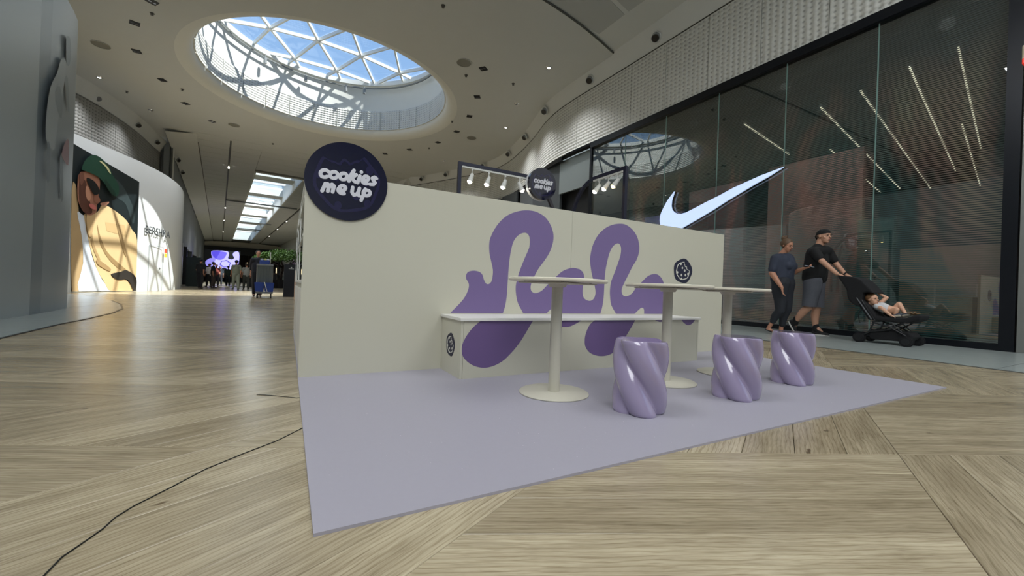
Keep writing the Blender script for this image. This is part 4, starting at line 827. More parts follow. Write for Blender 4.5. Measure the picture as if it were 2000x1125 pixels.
def trackspot(p,d,label,grp,warm=False):
    p=Vector(p); d=Vector(d).normalized(); t=thing('track_spotlight',label,'spotlight',p,grp)
    bm=B(); box(bm,p+Vector((0,0,-.012)),(.03,.03,.026)); cone(bm,p-Vector((0,0,.02)),p-Vector((0,0,.09)),.008,seg=8); meshobj('bracket',bm,WHITE,t)
    h=p-Vector((0,0,.10)); bm=B(); cone(bm,h-d*.03,h+d*.05,.026,.036,seg=20); cone(bm,h+d*.05,h+d*.115,.036,.042,seg=20); meshobj('lamp_head',bm,WHITE,t,True)
    bm=B(); cone(bm,h+d*.114,h+d*.12,.037,seg=20); ball(bm,h+d*.118,.03,2); meshobj('bulb',bm,BULBW if warm else BULB,t,True)
for n_,(x,lb) in enumerate([(2.44,'first lit white track spot, beside the navy post'),(2.73,'second lit white track spot from the navy post'),(3.02,'third lit white track spot from the navy post'),(3.29,'fourth lit white track spot, beside the drum sign')]):
    trackspot((x,FY,FZ-.055),(-.35,-.15,-.9) if n_<3 else (.35,-.2,-.8),lb,'track spots across the back of the booth')
for n_,(y,lb) in enumerate([(5.17,'lit track spot at the curved end of the side frame'),(4.95,'middle lit track spot of the side frame'),(4.74,'warm lit track spot beside the side frame post')]):
    trackspot((FX,y,FZ-.055),(-.5,.25,-.8),lb,'track spots along the side frame',n_==2)
# tables
def table(x,y,rt,label,rz):
    t=thing('pedestal_table',label,'table',(x,y,MT),'round pedestal tables on the lilac mat'); H=.704
    bm=B(); lathe(bm,[(0,MT),(.206,MT),(.211,MT+.002),(.211,MT+.006),(.206,MT+.010),(.05,MT+.012),(0,MT+.012)],(x,y,0),64); meshobj('base_plate',bm,TABLE,t,True)
    bm=B(); cone(bm,(x,y,MT+.01),(x,y,H-.035),.034,seg=40); meshobj('pole',bm,TABLE,t,True)
    bm=B(); lathe(bm,[(0,H-.02),(rt-.006,H-.02),(rt,H-.014),(rt,H-.004),(rt-.004,H),(0,H)],(x,y,0),72); meshobj('tabletop',bm,mat('cream tabletop',(214,208,190),.4),t,True)
    bm=B(); box(bm,(x,y,H-.027),(.34,.34,.008),rz); cone(bm,(x,y,H-.05),(x,y,H-.03),.05,.06,seg=24); meshobj('mounting_plate',bm,TABLE,t)
    for k in range(4):
        a=rz+PI/4+k*PI/2; bm=B(); cone(bm,(x+.20*math.cos(a),y+.20*math.sin(a),H-.03),(x+.20*math.cos(a),y+.20*math.sin(a),H-.019),.008,seg=8); meshobj('screw',bm,DARK,t)
table(1.44,2.04,.30,'round cream pedestal table nearest the round sign end of the bench',.3)
table(2.395,2.02,.30,'middle round cream pedestal table, behind the first lilac stool',.2)
table(3.15,2.06,.30,'round cream pedestal table by the open end of the booth wall',.5)
# stools
def stool(x,y,rot,label,s=1):
    t=thing('twisted_stool',label,'stool',(x,y,MT),'glossy lilac twisted stools'); H=.378; NZ=44; NA=192
    def rr(a,z):
        k=z/H; th=a-rot+math.radians(138)*(k-.5)
        lob=(math.sin(2*th)**2+.006)**.36
        waist=1-.06*(2*k-1)**2*(1 if k<.5 else .6)
        return (.098+.046*lob)*waist*s
    V=[];F_=[]
    for i in range(NZ+1):
        z=H*i/NZ; e=0
        if i==0: e=.004
        if i==NZ: e=.003
        for j in range(NA):
            a=2*PI*j/NA; r=rr(a,z)-e; V.append((x+r*math.cos(a),y+r*math.sin(a),MT+z))
    for i in range(NZ):
        for j in range(NA): F_.append((i*NA+j,i*NA+(j+1)%NA,(i+1)*NA+(j+1)%NA,(i+1)*NA+j))
    F_.append(tuple(reversed(range(NA))))
    me=bpy.data.meshes.new('stool_body'); me.from_pydata(V,[],F_); me.materials.append(STOOL)
    for p in me.polygons: p.use_smooth=True
    me.set_sharp_from_angle(angle=math.radians(60)); o=bpy.data.objects.new('body',me); link(o,t)
    bm=B(); vs=[]; k1=[bm.verts.new((x+(rr(2*PI*j/NA,H)-.003)*math.cos(2*PI*j/NA),y+(rr(2*PI*j/NA,H)-.003)*math.sin(2*PI*j/NA),MT+H)) for j in range(NA)]
    k2=[bm.verts.new((x+(rr(2*PI*j/NA,H)-.008)*math.cos(2*PI*j/NA),y+(rr(2*PI*j/NA,H)-.008)*math.sin(2*PI*j/NA),MT+H+.002)) for j in range(NA)]
    for j in range(NA): bm.faces.new((k1[j],k1[(j+1)%NA],k2[(j+1)%NA],k2[j]))
    bm.faces.new(k2); meshobj('seat_top',bm,STOOL,t)
stool(1.655,1.56,math.radians(38),'lilac twisted stool nearest the camera, in front of the tables')
stool(2.475,1.545,math.radians(30),'middle lilac twisted stool in front of the open booth end')
stool(3.33,1.65,math.radians(22),'lilac twisted stool farthest along the mat, below the walking couple')
# ---------------------------------------------------------------- people
SKIN=mat('skin',(196,148,122),.55,noise=.03,nscale=15); SKIN2=mat('skin tanned',(184,132,106),.55,noise=.03,nscale=15); SKINC=mat('skin child',(214,166,138),.55)
HAIR=mat('brown hair',(92,70,50),.6,noise=.25,nscale=60); HAIRC=mat('light brown hair',(138,100,68),.6,noise=.2,nscale=60); LIP=mat('lips',(160,92,86),.5); EYEM=mat('eye',(40,34,32),.3)
BTEE=mat('black cotton',(14,14,16),.85); SHORTS=mat('heather grey shorts',(84,86,94),.9,noise=.15,nscale=80); SLATE=mat('slate blue tee',(48,54,70),.85); LEGG=mat('charcoal trousers',(32,35,42),.8)
SHOEB=mat('black shoe',(22,22,25),.6); SOLE=mat('white sole',(210,208,205),.6)
def cap(bm,a,b,ra,rb=None,seg=14):
    rb=ra if rb is None else rb; a=Vector(a);b=Vector(b); ball(bm,a,ra,2); ball(bm,b,rb,2)
    if (b-a).length>1e-4: cone(bm,a,b,ra,rb,seg=seg)
def chain(bm,pts):
    for (a,ra),(b,rb) in zip(pts,pts[1:]): cap(bm,a,b,ra,rb)
def hand(bm,wrist,d,palmn,s=1,curl=.4,thumb=1):
    """palm and five bent fingers; d = pointing direction, palmn = palm normal"""
    d=Vector(d).normalized(); n=Vector(palmn); n=(n-d*n.dot(d)).normalized(); sd=d.cross(n)*thumb; w=Vector(wrist)
    pc=w+d*.045*s
    R=Matrix((d,sd,n)).transposed()
    ball(bm,pc,.04*s,2,(1.1,.95,.42),R)
    for k,(off,ln) in enumerate(((.028,.07),(.010,.08),(-.009,.074),(-.027,.058))):
        p0=w+d*.075*s+sd*off*s; p1=p0+(d*math.cos(curl*.5)+n*math.sin(curl*.5))*ln*.5*s; p2=p1+(d*math.cos(curl*1.6)+n*math.sin(curl*1.6))*ln*.5*s
        chain(bm,[(p0,.0095*s),(p1,.0085*s),(p2,.0072*s)])
    t0=w+d*.03*s+sd*.03*s; t1=t0+(d*.6+sd*.75+n*.2).normalized()*.035*s; t2=t1+(d*.85+sd*.3+n*.35).normalized()*.032*s
    chain(bm,[(t0,.013*s),(t1,.011*s),(t2,.009*s)])
def headshape(bm,c,f,up,s=1,neck=None):
    """c head centre, f facing, up; s=1 gives a 23 cm head"""
    f=Vector(f).normalized(); up=Vector(up); up=(up-f*up.dot(f)).normalized(); r=f.cross(up); c=Vector(c); R=Matrix((r,f,up)).transposed()
    ball(bm,c+up*.03*s-f*.012*s,.092*s,3,(.84,1.06,.92),R)
    ball(bm,c-up*.035*s+f*.022*s,.07*s,3,(.84,.86,1.08),R)
    ball(bm,c-up*.088*s+f*.05*s,.03*s,2,(1,.8,.7),R)
    cap(bm,c+up*.014*s+f*.082*s,c-up*.022*s+f*.102*s,.009*s,.014*s)
    ball(bm,c-up*.053*s+f*.079*s,.017*s,2,(1.3,.7,.5),R); ball(bm,c+up*.030*s+f*.075*s,.03*s,2,(1.5,.5,.4),R)
    for q in(-1,1): ball(bm,c+r*q*.078*s-f*.012*s-up*.004*s,.024*s,2,(.35,.75,1.1),R); ball(bm,c+r*q*.045*s+f*.045*s-up*.02*s,.026*s,2,(.8,.7,.8),R)
    return r,f,up
def facebits(c,fr,parent,s=1,hair=None):
    r,f,up=fr; c=Vector(c); R=Matrix((r,f,up)).transposed()
    bm=B()
    for q in(-1,1): ball(bm,c+r*q*.032*s+f*.083*s+up*.006*s,.0095*s,2,(1.3,.6,.7),R)
    meshobj('eyes',bm,EYEM,parent,True)
    bm=B(); ball(bm,c-up*.053*s+f*.089*s,.016*s,2,(1.35,.45,.36),R); meshobj('mouth',bm,LIP,parent,True)
    bm=B()
    for q in(-1,1): ball(bm,c+r*q*.033*s+f*.088*s+up*.026*s,.014*s,2,(1.4,.4,.25),R)
    meshobj('eyebrows',bm,hair or HAIR,parent,True)
V3=Vector
# ---- man with the stroller, walking towards the steel pillar
m=D['man']; g=lambda k:V3(m[k])
man=thing('person','man in black tee, backwards black cap and grey shorts pushing a stroller','person',(8.3,3.8,0))
bm=B(); ff=V3((-.25,-.95,.0)); hc=g('head')+V3((0,0,-.015))
fr_=headshape(bm,hc,ff,(0,0,1),1.12)
cap(bm,g('neck')+V3((0,.0,.06)),g('neck')+V3((0,.03,-.07)),.058,.07)
chain(bm,[(g('chest')+V3((0,0,.1)),.12),(g('waist'),.13),(g('hip'),.13)])
cap(bm,g('shn')+V3((.06,0,0)),g('shf')+V3((-.06,0,0)),.065)
chain(bm,[(g('shn'),.062),(g('eln'),.047),(g('han')+V3((0,.05,.03)),.032)])
chain(bm,[(g('shf'),.062),(g('elf'),.047),(g('haf')+V3((0,.05,.03)),.032)])
hand(bm,g('han')+V3((0,.04,.03)),(0,-1,-.5),(0.1,-.2,-1),1.05,1.2,1); hand(bm,g('haf')+V3((0,.04,.03)),(0,-1,-.5),(0.1,-.2,-1),1.05,1.2,-1)
chain(bm,[(g('hipn')+V3((.0,0,-.02)),.105),(g('kn'),.066),((g('kn')*.6+g('an')*.4)+V3((0,.015,0)),.066),(g('an'),.042)])
chain(bm,[(g('hipf'),.105),(g('kf'),.066),((g('kf')*.6+g('af')*.4)+V3((0,.02,0)),.066),(g('af')+V3((0,0,.03)),.042)])
chain(bm,[(g('an'),.04),(g('tn')+V3((0,-.02,.03)),.035)]); chain(bm,[(g('af')+V3((0,0,.03)),.04),(g('af')+V3((0,-.10,-.06)),.03)])
remesh('body',bm,SKIN,man,.0085,5)
facebits(hc,fr_,man,1.12)
bm=B(); up=V3((0,0,1)); R=Matrix((fr_[0],fr_[1],fr_[2])).transposed()
ball(bm,hc+up*.055-fr_[1]*.016,.108,3,(.88,1.02,.78),R)
bmesh.ops.bisect_plane(bm,geom=bm.verts[:]+bm.edges[:]+bm.faces[:],plane_co=hc+up*.036,plane_no=V3((0,0,-1))+fr_[1]*.12,clear_outer=True)
cp=meshobj('cap',bm,BTEE,man,True)
bm=B(); ball(bm,hc+up*.005-fr_[1]*.115,.06,2,(1.1,.35,.9),R); meshobj('cap_brim',bm,BTEE,cp,True)
bm=B(); ball(bm,hc+up*.005-fr_[1]*.03,.098,3,(.87,.92,.62),R); 
bmesh.ops.bisect_plane(bm,geom=bm.verts[:]+bm.edges[:]+bm.faces[:],plane_co=hc+fr_[1]*.02,plane_no=fr_[1],clear_outer=True); meshobj('hair',bm,HAIR,man,True)
bm=B(); chain(bm,[(g('neck')+V3((0,.03,-.1)),.09),(g('chest')+V3((0,-.0,.04)),.15),(g('chest')+V3((0,-.02,-.15)),.155),(g('waist')+V3((0,-.02,0)),.160),(g('shirtb')+V3((0,-.01,.10)),.155)])
cap(bm,g('shn')+V3((.05,0,0)),g('shf')+V3((-.05,0,0)),.095); cap(bm,g('neck')+V3((-.07,.03,-.10)),g('neck')+V3((.07,.03,-.10)),.085)
for q in (-.10,.10): chain(bm,[(g('chest')+V3((q,0,.04)),.135),(g('waist')+V3((q,-.02,0)),.15),(g('shirtb')+V3((q,-.01,.10)),.148)])
for a_,b_ in (('shn','eln'),('shf','elf')):
    A1=g(a_);B1=g(b_); cap(bm,A1+V3((.04 if a_=='shn' else -.04,.01,0)),A1,.09,.085); cap(bm,A1,A1.lerp(B1,.72),.083,.074)
bmesh.ops.bisect_plane  # hem is cut below
o=remesh('tee_shirt',bm,BTEE,man,.012,6)
bm=bmesh.new(); bm.from_mesh(o.data); bmesh.ops.bisect_plane(bm,geom=bm.verts[:]+bm.edges[:]+bm.faces[:],plane_co=(0,0,m['shirtb'][2]),plane_no=(0,0,-1),clear_outer=True); bm.to_mesh(o.data); bm.free()
bm=B()
for h_,k_ in (('hipn','kn'),('hipf','kf')):
    H1=g(h_);K1=g(k_); chain(bm,[(H1+V3((0,0,.12)),.148),(H1+V3((0,0,-.02)),.142),(H1.lerp(K1,.55),.122),(H1.lerp(K1,1.15),.112)])
o=remesh('shorts',bm,SHORTS,man,.012,6)
bm=bmesh.new(); bm.from_mesh(o.data); bmesh.ops.bisect_plane(bm,geom=bm.verts[:]+bm.edges[:]+bm.faces[:],plane_co=(0,3.8,m['shortb'][2]+.005),plane_no=(0,.06,-1),clear_outer=True); bm.to_mesh(o.data); bm.free()
def shoe(heel,toe,w,upm,solem,parent,nm='shoe',h=.09):
    heel=V3(heel);toe=V3(toe); d=(toe-heel).normalized(); up_=V3((0,0,1)); sd=d.cross(up_).normalized(); nn=sd.cross(d).normalized(); 
    bm=B(); chain(bm,[(heel+d*.04+nn*.045,.045),(heel+d*.14+nn*.042,.044),(toe-d*.045+nn*.03,.034)]); cap(bm,heel+d*.05+nn*.06,heel+d*.05+nn*h,.042,.044); s_=remesh(nm,bm,upm,parent,.009,4)
    bm=B(); R=Matrix((d,sd,nn)).transposed(); L_=(toe-heel).length
    ball(bm,heel+d*.06+nn*.012,.055,2,(1.1,.85,.32),R); ball(bm,toe-d*.07+nn*.010,.062,2,(1.15,.8,.28),R); box(bm,heel+d*L_*.5+nn*.011,(L_*.55,.085,.03),rot=R); remesh('sole',bm,solem,s_,.008,3)
shoe((8.2,4.155,.235),(8.2,4.04,.03),.09,SHOEB,SOLE,man)
shoe((8.42,3.86,.0),(8.42,3.575,.0),.09,SHOEB,SOLE,man)
for k in ('an','af'):
    bm=B(); a=g(k); cap(bm,a+V3((0,0,-.03)),a+V3((0,-.01,.05)),.049); cap(bm,a+V3((0,0,-.03)),a+(V3((0,-.085,-.07)) if k=='af' else V3((0,.03,-.09))),.049,.044); remesh('sock',bm,BTEE,man,.01,3)
bm=B(); q=g('haf')+V3((0,.055,.035)); lathe(bm,[(.034,-.01),(.04,-.01),(.04,.012),(.034,.012),(.034,-.01)],(0,0,0),20); bmesh.ops.transform(bm,matrix=Matrix.Translation(q)@V3((0,-1,-.5)).to_track_quat('Z','Y').to_matrix().to_4x4(),verts=bm.verts); meshobj('wristband',bm,BTEE,man,True)
# ---- woman
m=D['woman']; wo_=thing('person','woman with hair in a bun, slate tee and dark trousers, looking at a phone','person',(7.75,4.05,0))
bm=B(); hc=g('head')+V3((0,.01,-.01)); ff=V3((-.12,-.95,-.28)); fr_=headshape(bm,hc,ff,(0,0,1),1.0)
cap(bm,hc+V3((0,.03,-.08)),g('neck')+V3((0,.03,-.06)),.052,.062)
chain(bm,[(g('chest'),.12),(g('waist'),.125),(g('hip'),.125)]); cap(bm,g('shn')+V3((.05,0,0)),g('shf')+V3((-.05,0,0)),.058)
chain(bm,[(g('shn'),.058),(g('eln'),.052),(g('eln').lerp(g('han'),.5),.043),(g('han'),.028)])
chain(bm,[(g('shf'),.055),(g('elf'),.045),(g('haf')+V3((0,.03,0)),.027)])
hand(bm,g('han')+V3((0,0,.0)),(0,-.15,-1),(.2,-.8,0),1.0,.5,1); hand(bm,g('haf')+V3((0,.03,0)),(0,-1,.15),(-.3,0,1),1.0,.8,-1)
chain(bm,[(g('hipn'),.10),(g('kn'),.06),(g('kn').lerp(g('an'),.4)+V3((0,.02,0)),.056),(g('an'),.034)]); chain(bm,[(g('hipf'),.10),(g('kf'),.06),(g('kf').lerp(g('af'),.4)+V3((0,.02,0)),.056),(g('af')+V3((0,0,.0)),.034)])
hn_=V3((7.6,4.185,.085)); tn_=V3((7.6,4.03,.022)); chain(bm,[(g('an'),.034),(hn_,.032),(tn_,.022)]); chain(bm,[(g('af'),.034),(V3((7.85,4.1,.04)),.034),(V3((7.85,3.93,.03)),.024)])
for k in range(5):
    chain(bm,[(tn_+V3((-.025+.013*k,.01,0)),.010),(tn_+V3((-.028+.014*k,-.035+.006*k,-.004)),.008)])
remesh('body',bm,SKIN2,wo_,.0085,5); facebits(hc,fr_,wo_,1.0)
bm=B(); R=Matrix(fr_).transposed(); ball(bm,hc+fr_[2]*.035-fr_[1]*.022,.102,3,(.87,1.0,.92),R)
bmesh.ops.bisect_plane(bm,geom=bm.verts[:]+bm.edges[:]+bm.faces[:],plane_co=hc+fr_[2]*.062+fr_[1]*.06,plane_no=(fr_[1]*.85-fr_[2]*.55),clear_outer=True)
hr=meshobj('hair',bm,HAIR,wo_,True)
bm=B(); 
for k in range(14):
    a=k*2.4; ball(bm,hc+fr_[2]*.125-fr_[1]*.095+V3((.022*math.cos(a),.028*math.sin(a),.018*math.sin(a*1.7))),.026,2)
remesh('bun',bm,HAIR,hr,.008,2)
bm=B(); chain(bm,[(g('neck')+V3((0,.03,-.08)),.075),(g('chest')+V3((0,-.01,0)),.14),(g('chest')+V3((0,-.05,-.08)),.145),(g('waist')+V3((0,-.01,.02)),.15)])
cap(bm,g('shn')+V3((.05,0,0)),g('shf')+V3((-.05,0,0)),.09)
for q in(-.08,.08): chain(bm,[(g('chest')+V3((q,-.02,-.02)),.125),(g('waist')+V3((q,-.01,0)),.145)]); ball(bm,g('chest')+V3((q,-.10,-.10)),.085,2)
for a_,b_ in (('shn','eln'),('shf','elf')):
    A1=g(a_);B1=g(b_); cap(bm,A1,A1.lerp(B1,.78),.078,.072); cap(bm,A1+V3((.05 if a_=='shn' else -.05,0,0)),A1,.085,.078)
o=remesh('tee_shirt',bm,SLATE,wo_,.012,6)
bm=bmesh.new(); bm.from_mesh(o.data); bmesh.ops.bisect_plane(bm,geom=bm.verts[:]+bm.edges[:]+bm.faces[:],plane_co=(0,0,.90),plane_no=(0,0,-1),clear_outer=True); bm.to_mesh(o.data); bm.free()
bm=B()
for h_,k_,a_ in (('hipn','kn','an'),('hipf','kf','af')):
    H1=g(h_);K1=g(k_);A1=g(a_); chain(bm,[(H1+V3((0,0,.13)),.148),(H1+V3((0,.01,0)),.137),(H1.lerp(K1,.5),.10),(K1,.075),(K1.lerp(A1,.4)+V3((0,.02,0)),.068),(K1.lerp(A1,.85),.05)])
remesh('trousers',bm,LEGG,wo_,.012,5)
def sandal(heel,toe,parent):
    heel=V3(heel);toe=V3(toe); d=(toe-heel).normalized(); sd=d.cross(V3((0,0,1))).normalized(); nn=sd.cross(d); L_=(toe-heel).length; R=Matrix((d,sd,nn)).transposed()
    bm=B(); ball(bm,heel+d*.04,.045,2,(1,.85,.25),R); ball(bm,toe-d*.055,.055,2,(1,.85,.22),R); box(bm,heel+d*L_*.5,(L_*.6,.07,.02),rot=R); s_=remesh('sandal',bm,SHOEB,parent,.008,3)
    bm=B(); c_=toe-d*.07+nn*.045
    for q in (-1,1): tube(bm,[toe-d*.04+nn*.03,c_+sd*q*.03,toe-d*.13+sd*q*.045+nn*.012],.004,6)
    meshobj('strap',bm,SHOEB,s_)
sandal((7.6,4.24,.085),(7.6,4.0,.0085),wo_); sandal((7.85,4.14,.01),(7.85,3.88,.008),wo_)
bm=B(); ph_=g('phone')+V3((0,-.02,.01)); box(bm,ph_,(.07,.14,.009),rot=Matrix.Rotation(.25,3,'X')); pho=meshobj('phone',bm,BLACK); tag(pho,'dark phone held up in the woman\'s hand','phone')
bm=B(); box(bm,ph_+V3((0,.0,.005)),(.062,.13,.002),rot=Matrix.Rotation(.25,3,'X')); meshobj('screen',bm,mat('phone screen',(190,196,205),.2,emit=(190,200,215),es=.5),pho)
# ---- stroller
s_=D['str']; S3=lambda k:V3(s_[k]); XN,XF=7.95,8.37
st=thing('stroller','black folding stroller with hood, basket and small wheels','stroller',(8.15,2.7,0))
FAB=mat('black fabric',(20,20,23),.9); TUBE=mat('black tube',(26,27,30),.4); GREYT=mat('grey tube',(96,98,102),.4,metal=.5)
def wheel(x,y,nm='wheel'):
    r=.075; bm=B(); bmesh.ops.create_cone(bm,cap_ends=True,segments=28,radius1=r,radius2=r,depth=.03,matrix=Matrix.Translation((x,y,r))@Matrix.Rotation(PI/2,4,'Y')); bmesh.ops.bevel(bm,geom=[e for e in bm.edges if e.calc_face_angle(0)>1],offset=.008,segments=2,affect='EDGES')
    w_=meshobj('wheel',bm,FAB,st,True)
    bm=B(); bmesh.ops.create_cone(bm,cap_ends=True,segments=20,radius1=r*.62,radius2=r*.5,depth=.04,matrix=Matrix.Translation((x,y,r))@Matrix.Rotation(PI/2,4,'Y')); meshobj('hub',bm,GREYT if False else TUBE,w_,True)
for x in (XN,XF): 
    wheel(x,2.99); wheel(x-.02,2.42); 
    if x==XN: wheel(x+.06,2.99)
    wheel(x+.04,2.42)
bm=B()
for x in (XN+.03,XF-.03):
    tube(bm,[(x,2.99,.085),(x,2.87,.17),(x,2.80,.36),(x,3.02,.74),(x,3.29,1.05)],.012,10)      # rear leg up to the handle
    tube(bm,[(x,2.42,.09),(x,2.44,.16),(x,2.62,.27),(x,2.83,.33)],.011,10)
    tube(bm,[(x,2.86,.18),(x,2.62,.23),(x,2.42,.38)],.010,8); tube(bm,[(x,2.47,.20),(x,2.60,.33),(x,2.82,.20)],.008,8)
tube(bm,[(XN+.03,3.29,1.05),(XF-.03,3.29,1.05)],.014,10); tube(bm,[(XN+.03,2.99,.075),(XF-.03,2.99,.075)],.009,8); tube(bm,[(XN+.03,2.83,.34),(XF-.03,2.83,.34)],.009,8); tube(bm,[(XN+.03,2.45,.39),(XF-.03,2.45,.39)],.009,8); tube(bm,[(XN,2.42,.10),(XF,2.42,.10)],.009,8)
meshobj('frame',bm,TUBE,st,True)
bm=B(); tube(bm,[(XN-.005,3.03,.70),(XN-.005,2.83,.37)],.009,8); meshobj('side_rail',bm,GREYT,st,True)
def side_prism(bm,pts,x0,x1): return prism(bm,pts,lambda a,b,t:(t,a,b),x0,x1)
cpts=[(p[1],p[2]) for p in s_['cano']]
bm=B(); side_prism(bm,[tuple(p) for p in smooth_poly(cpts,2)],XN+.0,XF+.0); o=remesh('canopy',bm,FAB,st,.012,8)
bm=B(); side_prism(bm,[(3.06,.76),(3.09,.70),(2.88,.36),(2.42,.34),(2.30,.40),(2.28,.47),(2.33,.48),(2.45,.42),(2.78,.42),(2.9,.6)],XN+.02,XF-.02); remesh('seat',bm,FAB,st,.012,5)
bm=B(); side_prism(bm,[(2.90,.18),(2.86,.22),(2.42,.215),(2.36,.15),(2.43,.07),(2.86,.06)],XN+.05,XF-.05); remesh('basket',bm,FAB,st,.012,4)
bm=B(); tube(bm,[tuple(p) for p in open_smooth([tuple(p) for p in s_['strap']],3)],.006,6); meshobj('strap',bm,FAB,st,True)
# ---- child in the stroller
ch=thing('person','small child with light brown hair reclining in the black stroller','person',(8.15,2.8,.5))
bm=B(); hc=S3('chead')+V3((.0,0,.0)); fr_=headshape(bm,hc,(-.3,-.9,.1),(0,.25,1),.82)
cap(bm,hc+V3((0,.02,-.06)),S3('cneck'),.032,.035); chain(bm,[(S3('cneck')+V3((0,0,-.02)),.05),(S3('cchest'),.07),(S3('chip')+V3((0,0,.02)),.068)])
chain(bm,[(S3('csh'),.035),(S3('cel'),.026),(S3('chd'),.018)]); chain(bm,[(S3('csh2'),.035),(S3('cel2'),.027),(S3('chd2'),.018)])
hand(bm,S3('chd'),(0,.8,.3),(0,0,-1),.5,.6,1); hand(bm,S3('chd2'),(0,-1,-.4),(0,0,-1),.5,.6,1)
chain(bm,[(S3('chip')+V3((.05,0,0)),.05),(S3('ckn1'),.036),(S3('cft1')+V3((0,0,.02)),.022)]); chain(bm,[(S3('chip')+V3((-.05,0,0)),.05),(S3('ckn2'),.036),(S3('cft2')+V3((0,0,.02)),.022)])
remesh('body',bm,SKINC,ch,.007,4); facebits(hc,fr_,ch,.82,HAIRC)
bm=B(); R=Matrix(fr_).transposed(); ball(bm,hc+fr_[2]*.03-fr_[1]*.018,.082,3,(.9,1.0,.9),R); bmesh.ops.bisect_plane(bm,geom=bm.verts[:]+bm.edges[:]+bm.faces[:],plane_co=hc+fr_[2]*.04+fr_[1]*.03,plane_no=(fr_[1]*.8-fr_[2]*.6),clear_outer=True); meshobj('hair',bm,HAIRC,ch,True)
bm=B(); chain(bm,[(S3('cneck')+V3((0,-.02,-.03)),.06),(S3('cchest'),.08),(S3('cchest').lerp(S3('chip'),.5),.078)]); cap(bm,S3('csh2'),S3('csh2').lerp(S3('cel2'),.3),.045,.04); remesh('white_top',bm,mat('white cotton',(205,205,208),.85),ch,.009,4)
bm=B(); chain(bm,[(S3('chip')+V3((0,.03,0)),.078),(S3('chip')+V3((-.03,-.04,.01)),.06)]); remesh('dark_shorts',bm,mat('dark shorts',(44,40,44),.9),ch,.009,4)
for k in ('cft1','cft2'):
    bm=B(); a=S3(k); chain(bm,[(a+V3((0,.02,.0)),.030),(a+V3((-.01,-.06,.03)),.026)]); h_=remesh('shoe',bm,mat('child shoe',(70,74,84),.8),ch,.008,3)
    bm=B(); cap(bm,a+V3((-.024,.02,-.012)),a+V3((-.03,-.06,.012)),.021,.02); remesh('sole',bm,mat('pale sole',(170,164,150),.8),h_,.008,3)
bm=B(); q=S3('toy'); 
for k in range(7): a=k*.9; cap(bm,q+V3((.0,0,.02)),q+V3((.05*math.cos(a),.07*math.sin(a),.04+.01*math.cos(2*a))),.016,.01)
tag(remesh('soft_toy',bm,mat('tan plush',(140,112,84),.95),None,.008,3),'small tan soft toy by the child\'s feet in the stroller','toy')
# ---------------------------------------------------------------- passage beyond: walls, end, screen, people
def wallbox(name,u0,u1,v0,v1,z0,z1,material,label=None,cat=None):
    bm=B(); cbox(bm,u0,u1,v0,v1,z0,z1); o=meshobj(name,bm,material)
    if label: tag(o,label,cat)
    else: o['kind']='structure'
    return o
LW=-5.75
wallbox('wall_passage',LW-.4,LW-.15,2.5,82,3.3,8.2,mat('passage wall grey',(128,132,134),.6))
wallbox('wall_passage.001',LW-.45,LW-.3,2.5,82,0,3.3,mat('dark shop glass',(34,40,44),.15))
wallbox('wall_passage.002',UR,UR+.2,0,82,0,8.3,WHITE)
for n_,(v,c) in enumerate([(3.0,(30,34,38)),(5.5,(190,196,196)),(9,(26,30,34)),(13,(200,204,204)),(18,(30,32,36)),(26,(60,62,66)),(36,(34,36,40)),(50,(50,52,56))]):
    lb=['dark slim pier beside the end of the poster hoarding','white slim pier at the first shop past the hoarding','dark pier between the passage shops','pale pier further along the passage','dark pier far down the passage','grey pier far down the passage','charcoal pier near the end of the passage','grey pier at the end of the passage'][n_]
    wallbox('shop_pier',LW-.3,LW+.0,v,v+.45,0,3.3,mat('pier %d'%n_,c,.4),lb,'pier')
ps_=thing('shop_screen','small violet advertising screen in the first shop of the passage','screen',co(LW-.1,7,2.4))
bm=B(); cbox(bm,LW-.12,LW-.06,6.2,8.6,1.9,2.85); meshobj('display',bm,mat('violet screen',(120,112,235),.4,emit=(120,112,240),es=.8),ps_)
bm=B(); cbox(bm,LW-.2,LW-.12,6.1,8.7,1.8,2.95); meshobj('case',bm,BLACK,ps_)
bm=B(); cbox(bm,-5.2,-4.4,7.2,7.5,.02,2.0); tt=meshobj('shop_totem',bm,mat('dark green board',(28,44,40),.5)); tag(tt,'dark leaning board at the first passage shop entrance','board')
# end of the passage
wallbox('wall_end_far',-13,14,80,80.4,0,9.0,mat('dark far wall',(84,82,82),.7))
bm=B(); cbox(bm,-7,9,68,69,6.55,7.0); bm.free()
bm=B(); pts=[co(u,72,0) for u in (-6,-4,-2,0,2,4,6,8)]
z_=[7.75,8.0,8.1,8.15,8.12,8.05,7.95,7.8]; vs=[]
for p,z in zip(pts,z_): vs.append((bm.verts.new((p[0],p[1],z)),bm.verts.new((p[0],p[1]+.1,7.0)),))
for a,b in zip(vs,vs[1:]): bm.faces.new((a[0],a[1],b[1],b[0]))
struct('trim_11',bm,mat('pale arc ceiling',(214,206,192),.8))
wallbox('wall_fascia_far',-6.4,9,71.6,71.9,5.5,7.0,mat('dark fascia',(44,44,46),.7))
random.seed(5)
for n_ in range(26):
    u=-5.8+n_*.5; wallbox('wall_slat',u,u+.12,79.5,79.8,0,6,mat('far slat',(110,106,100),.7))
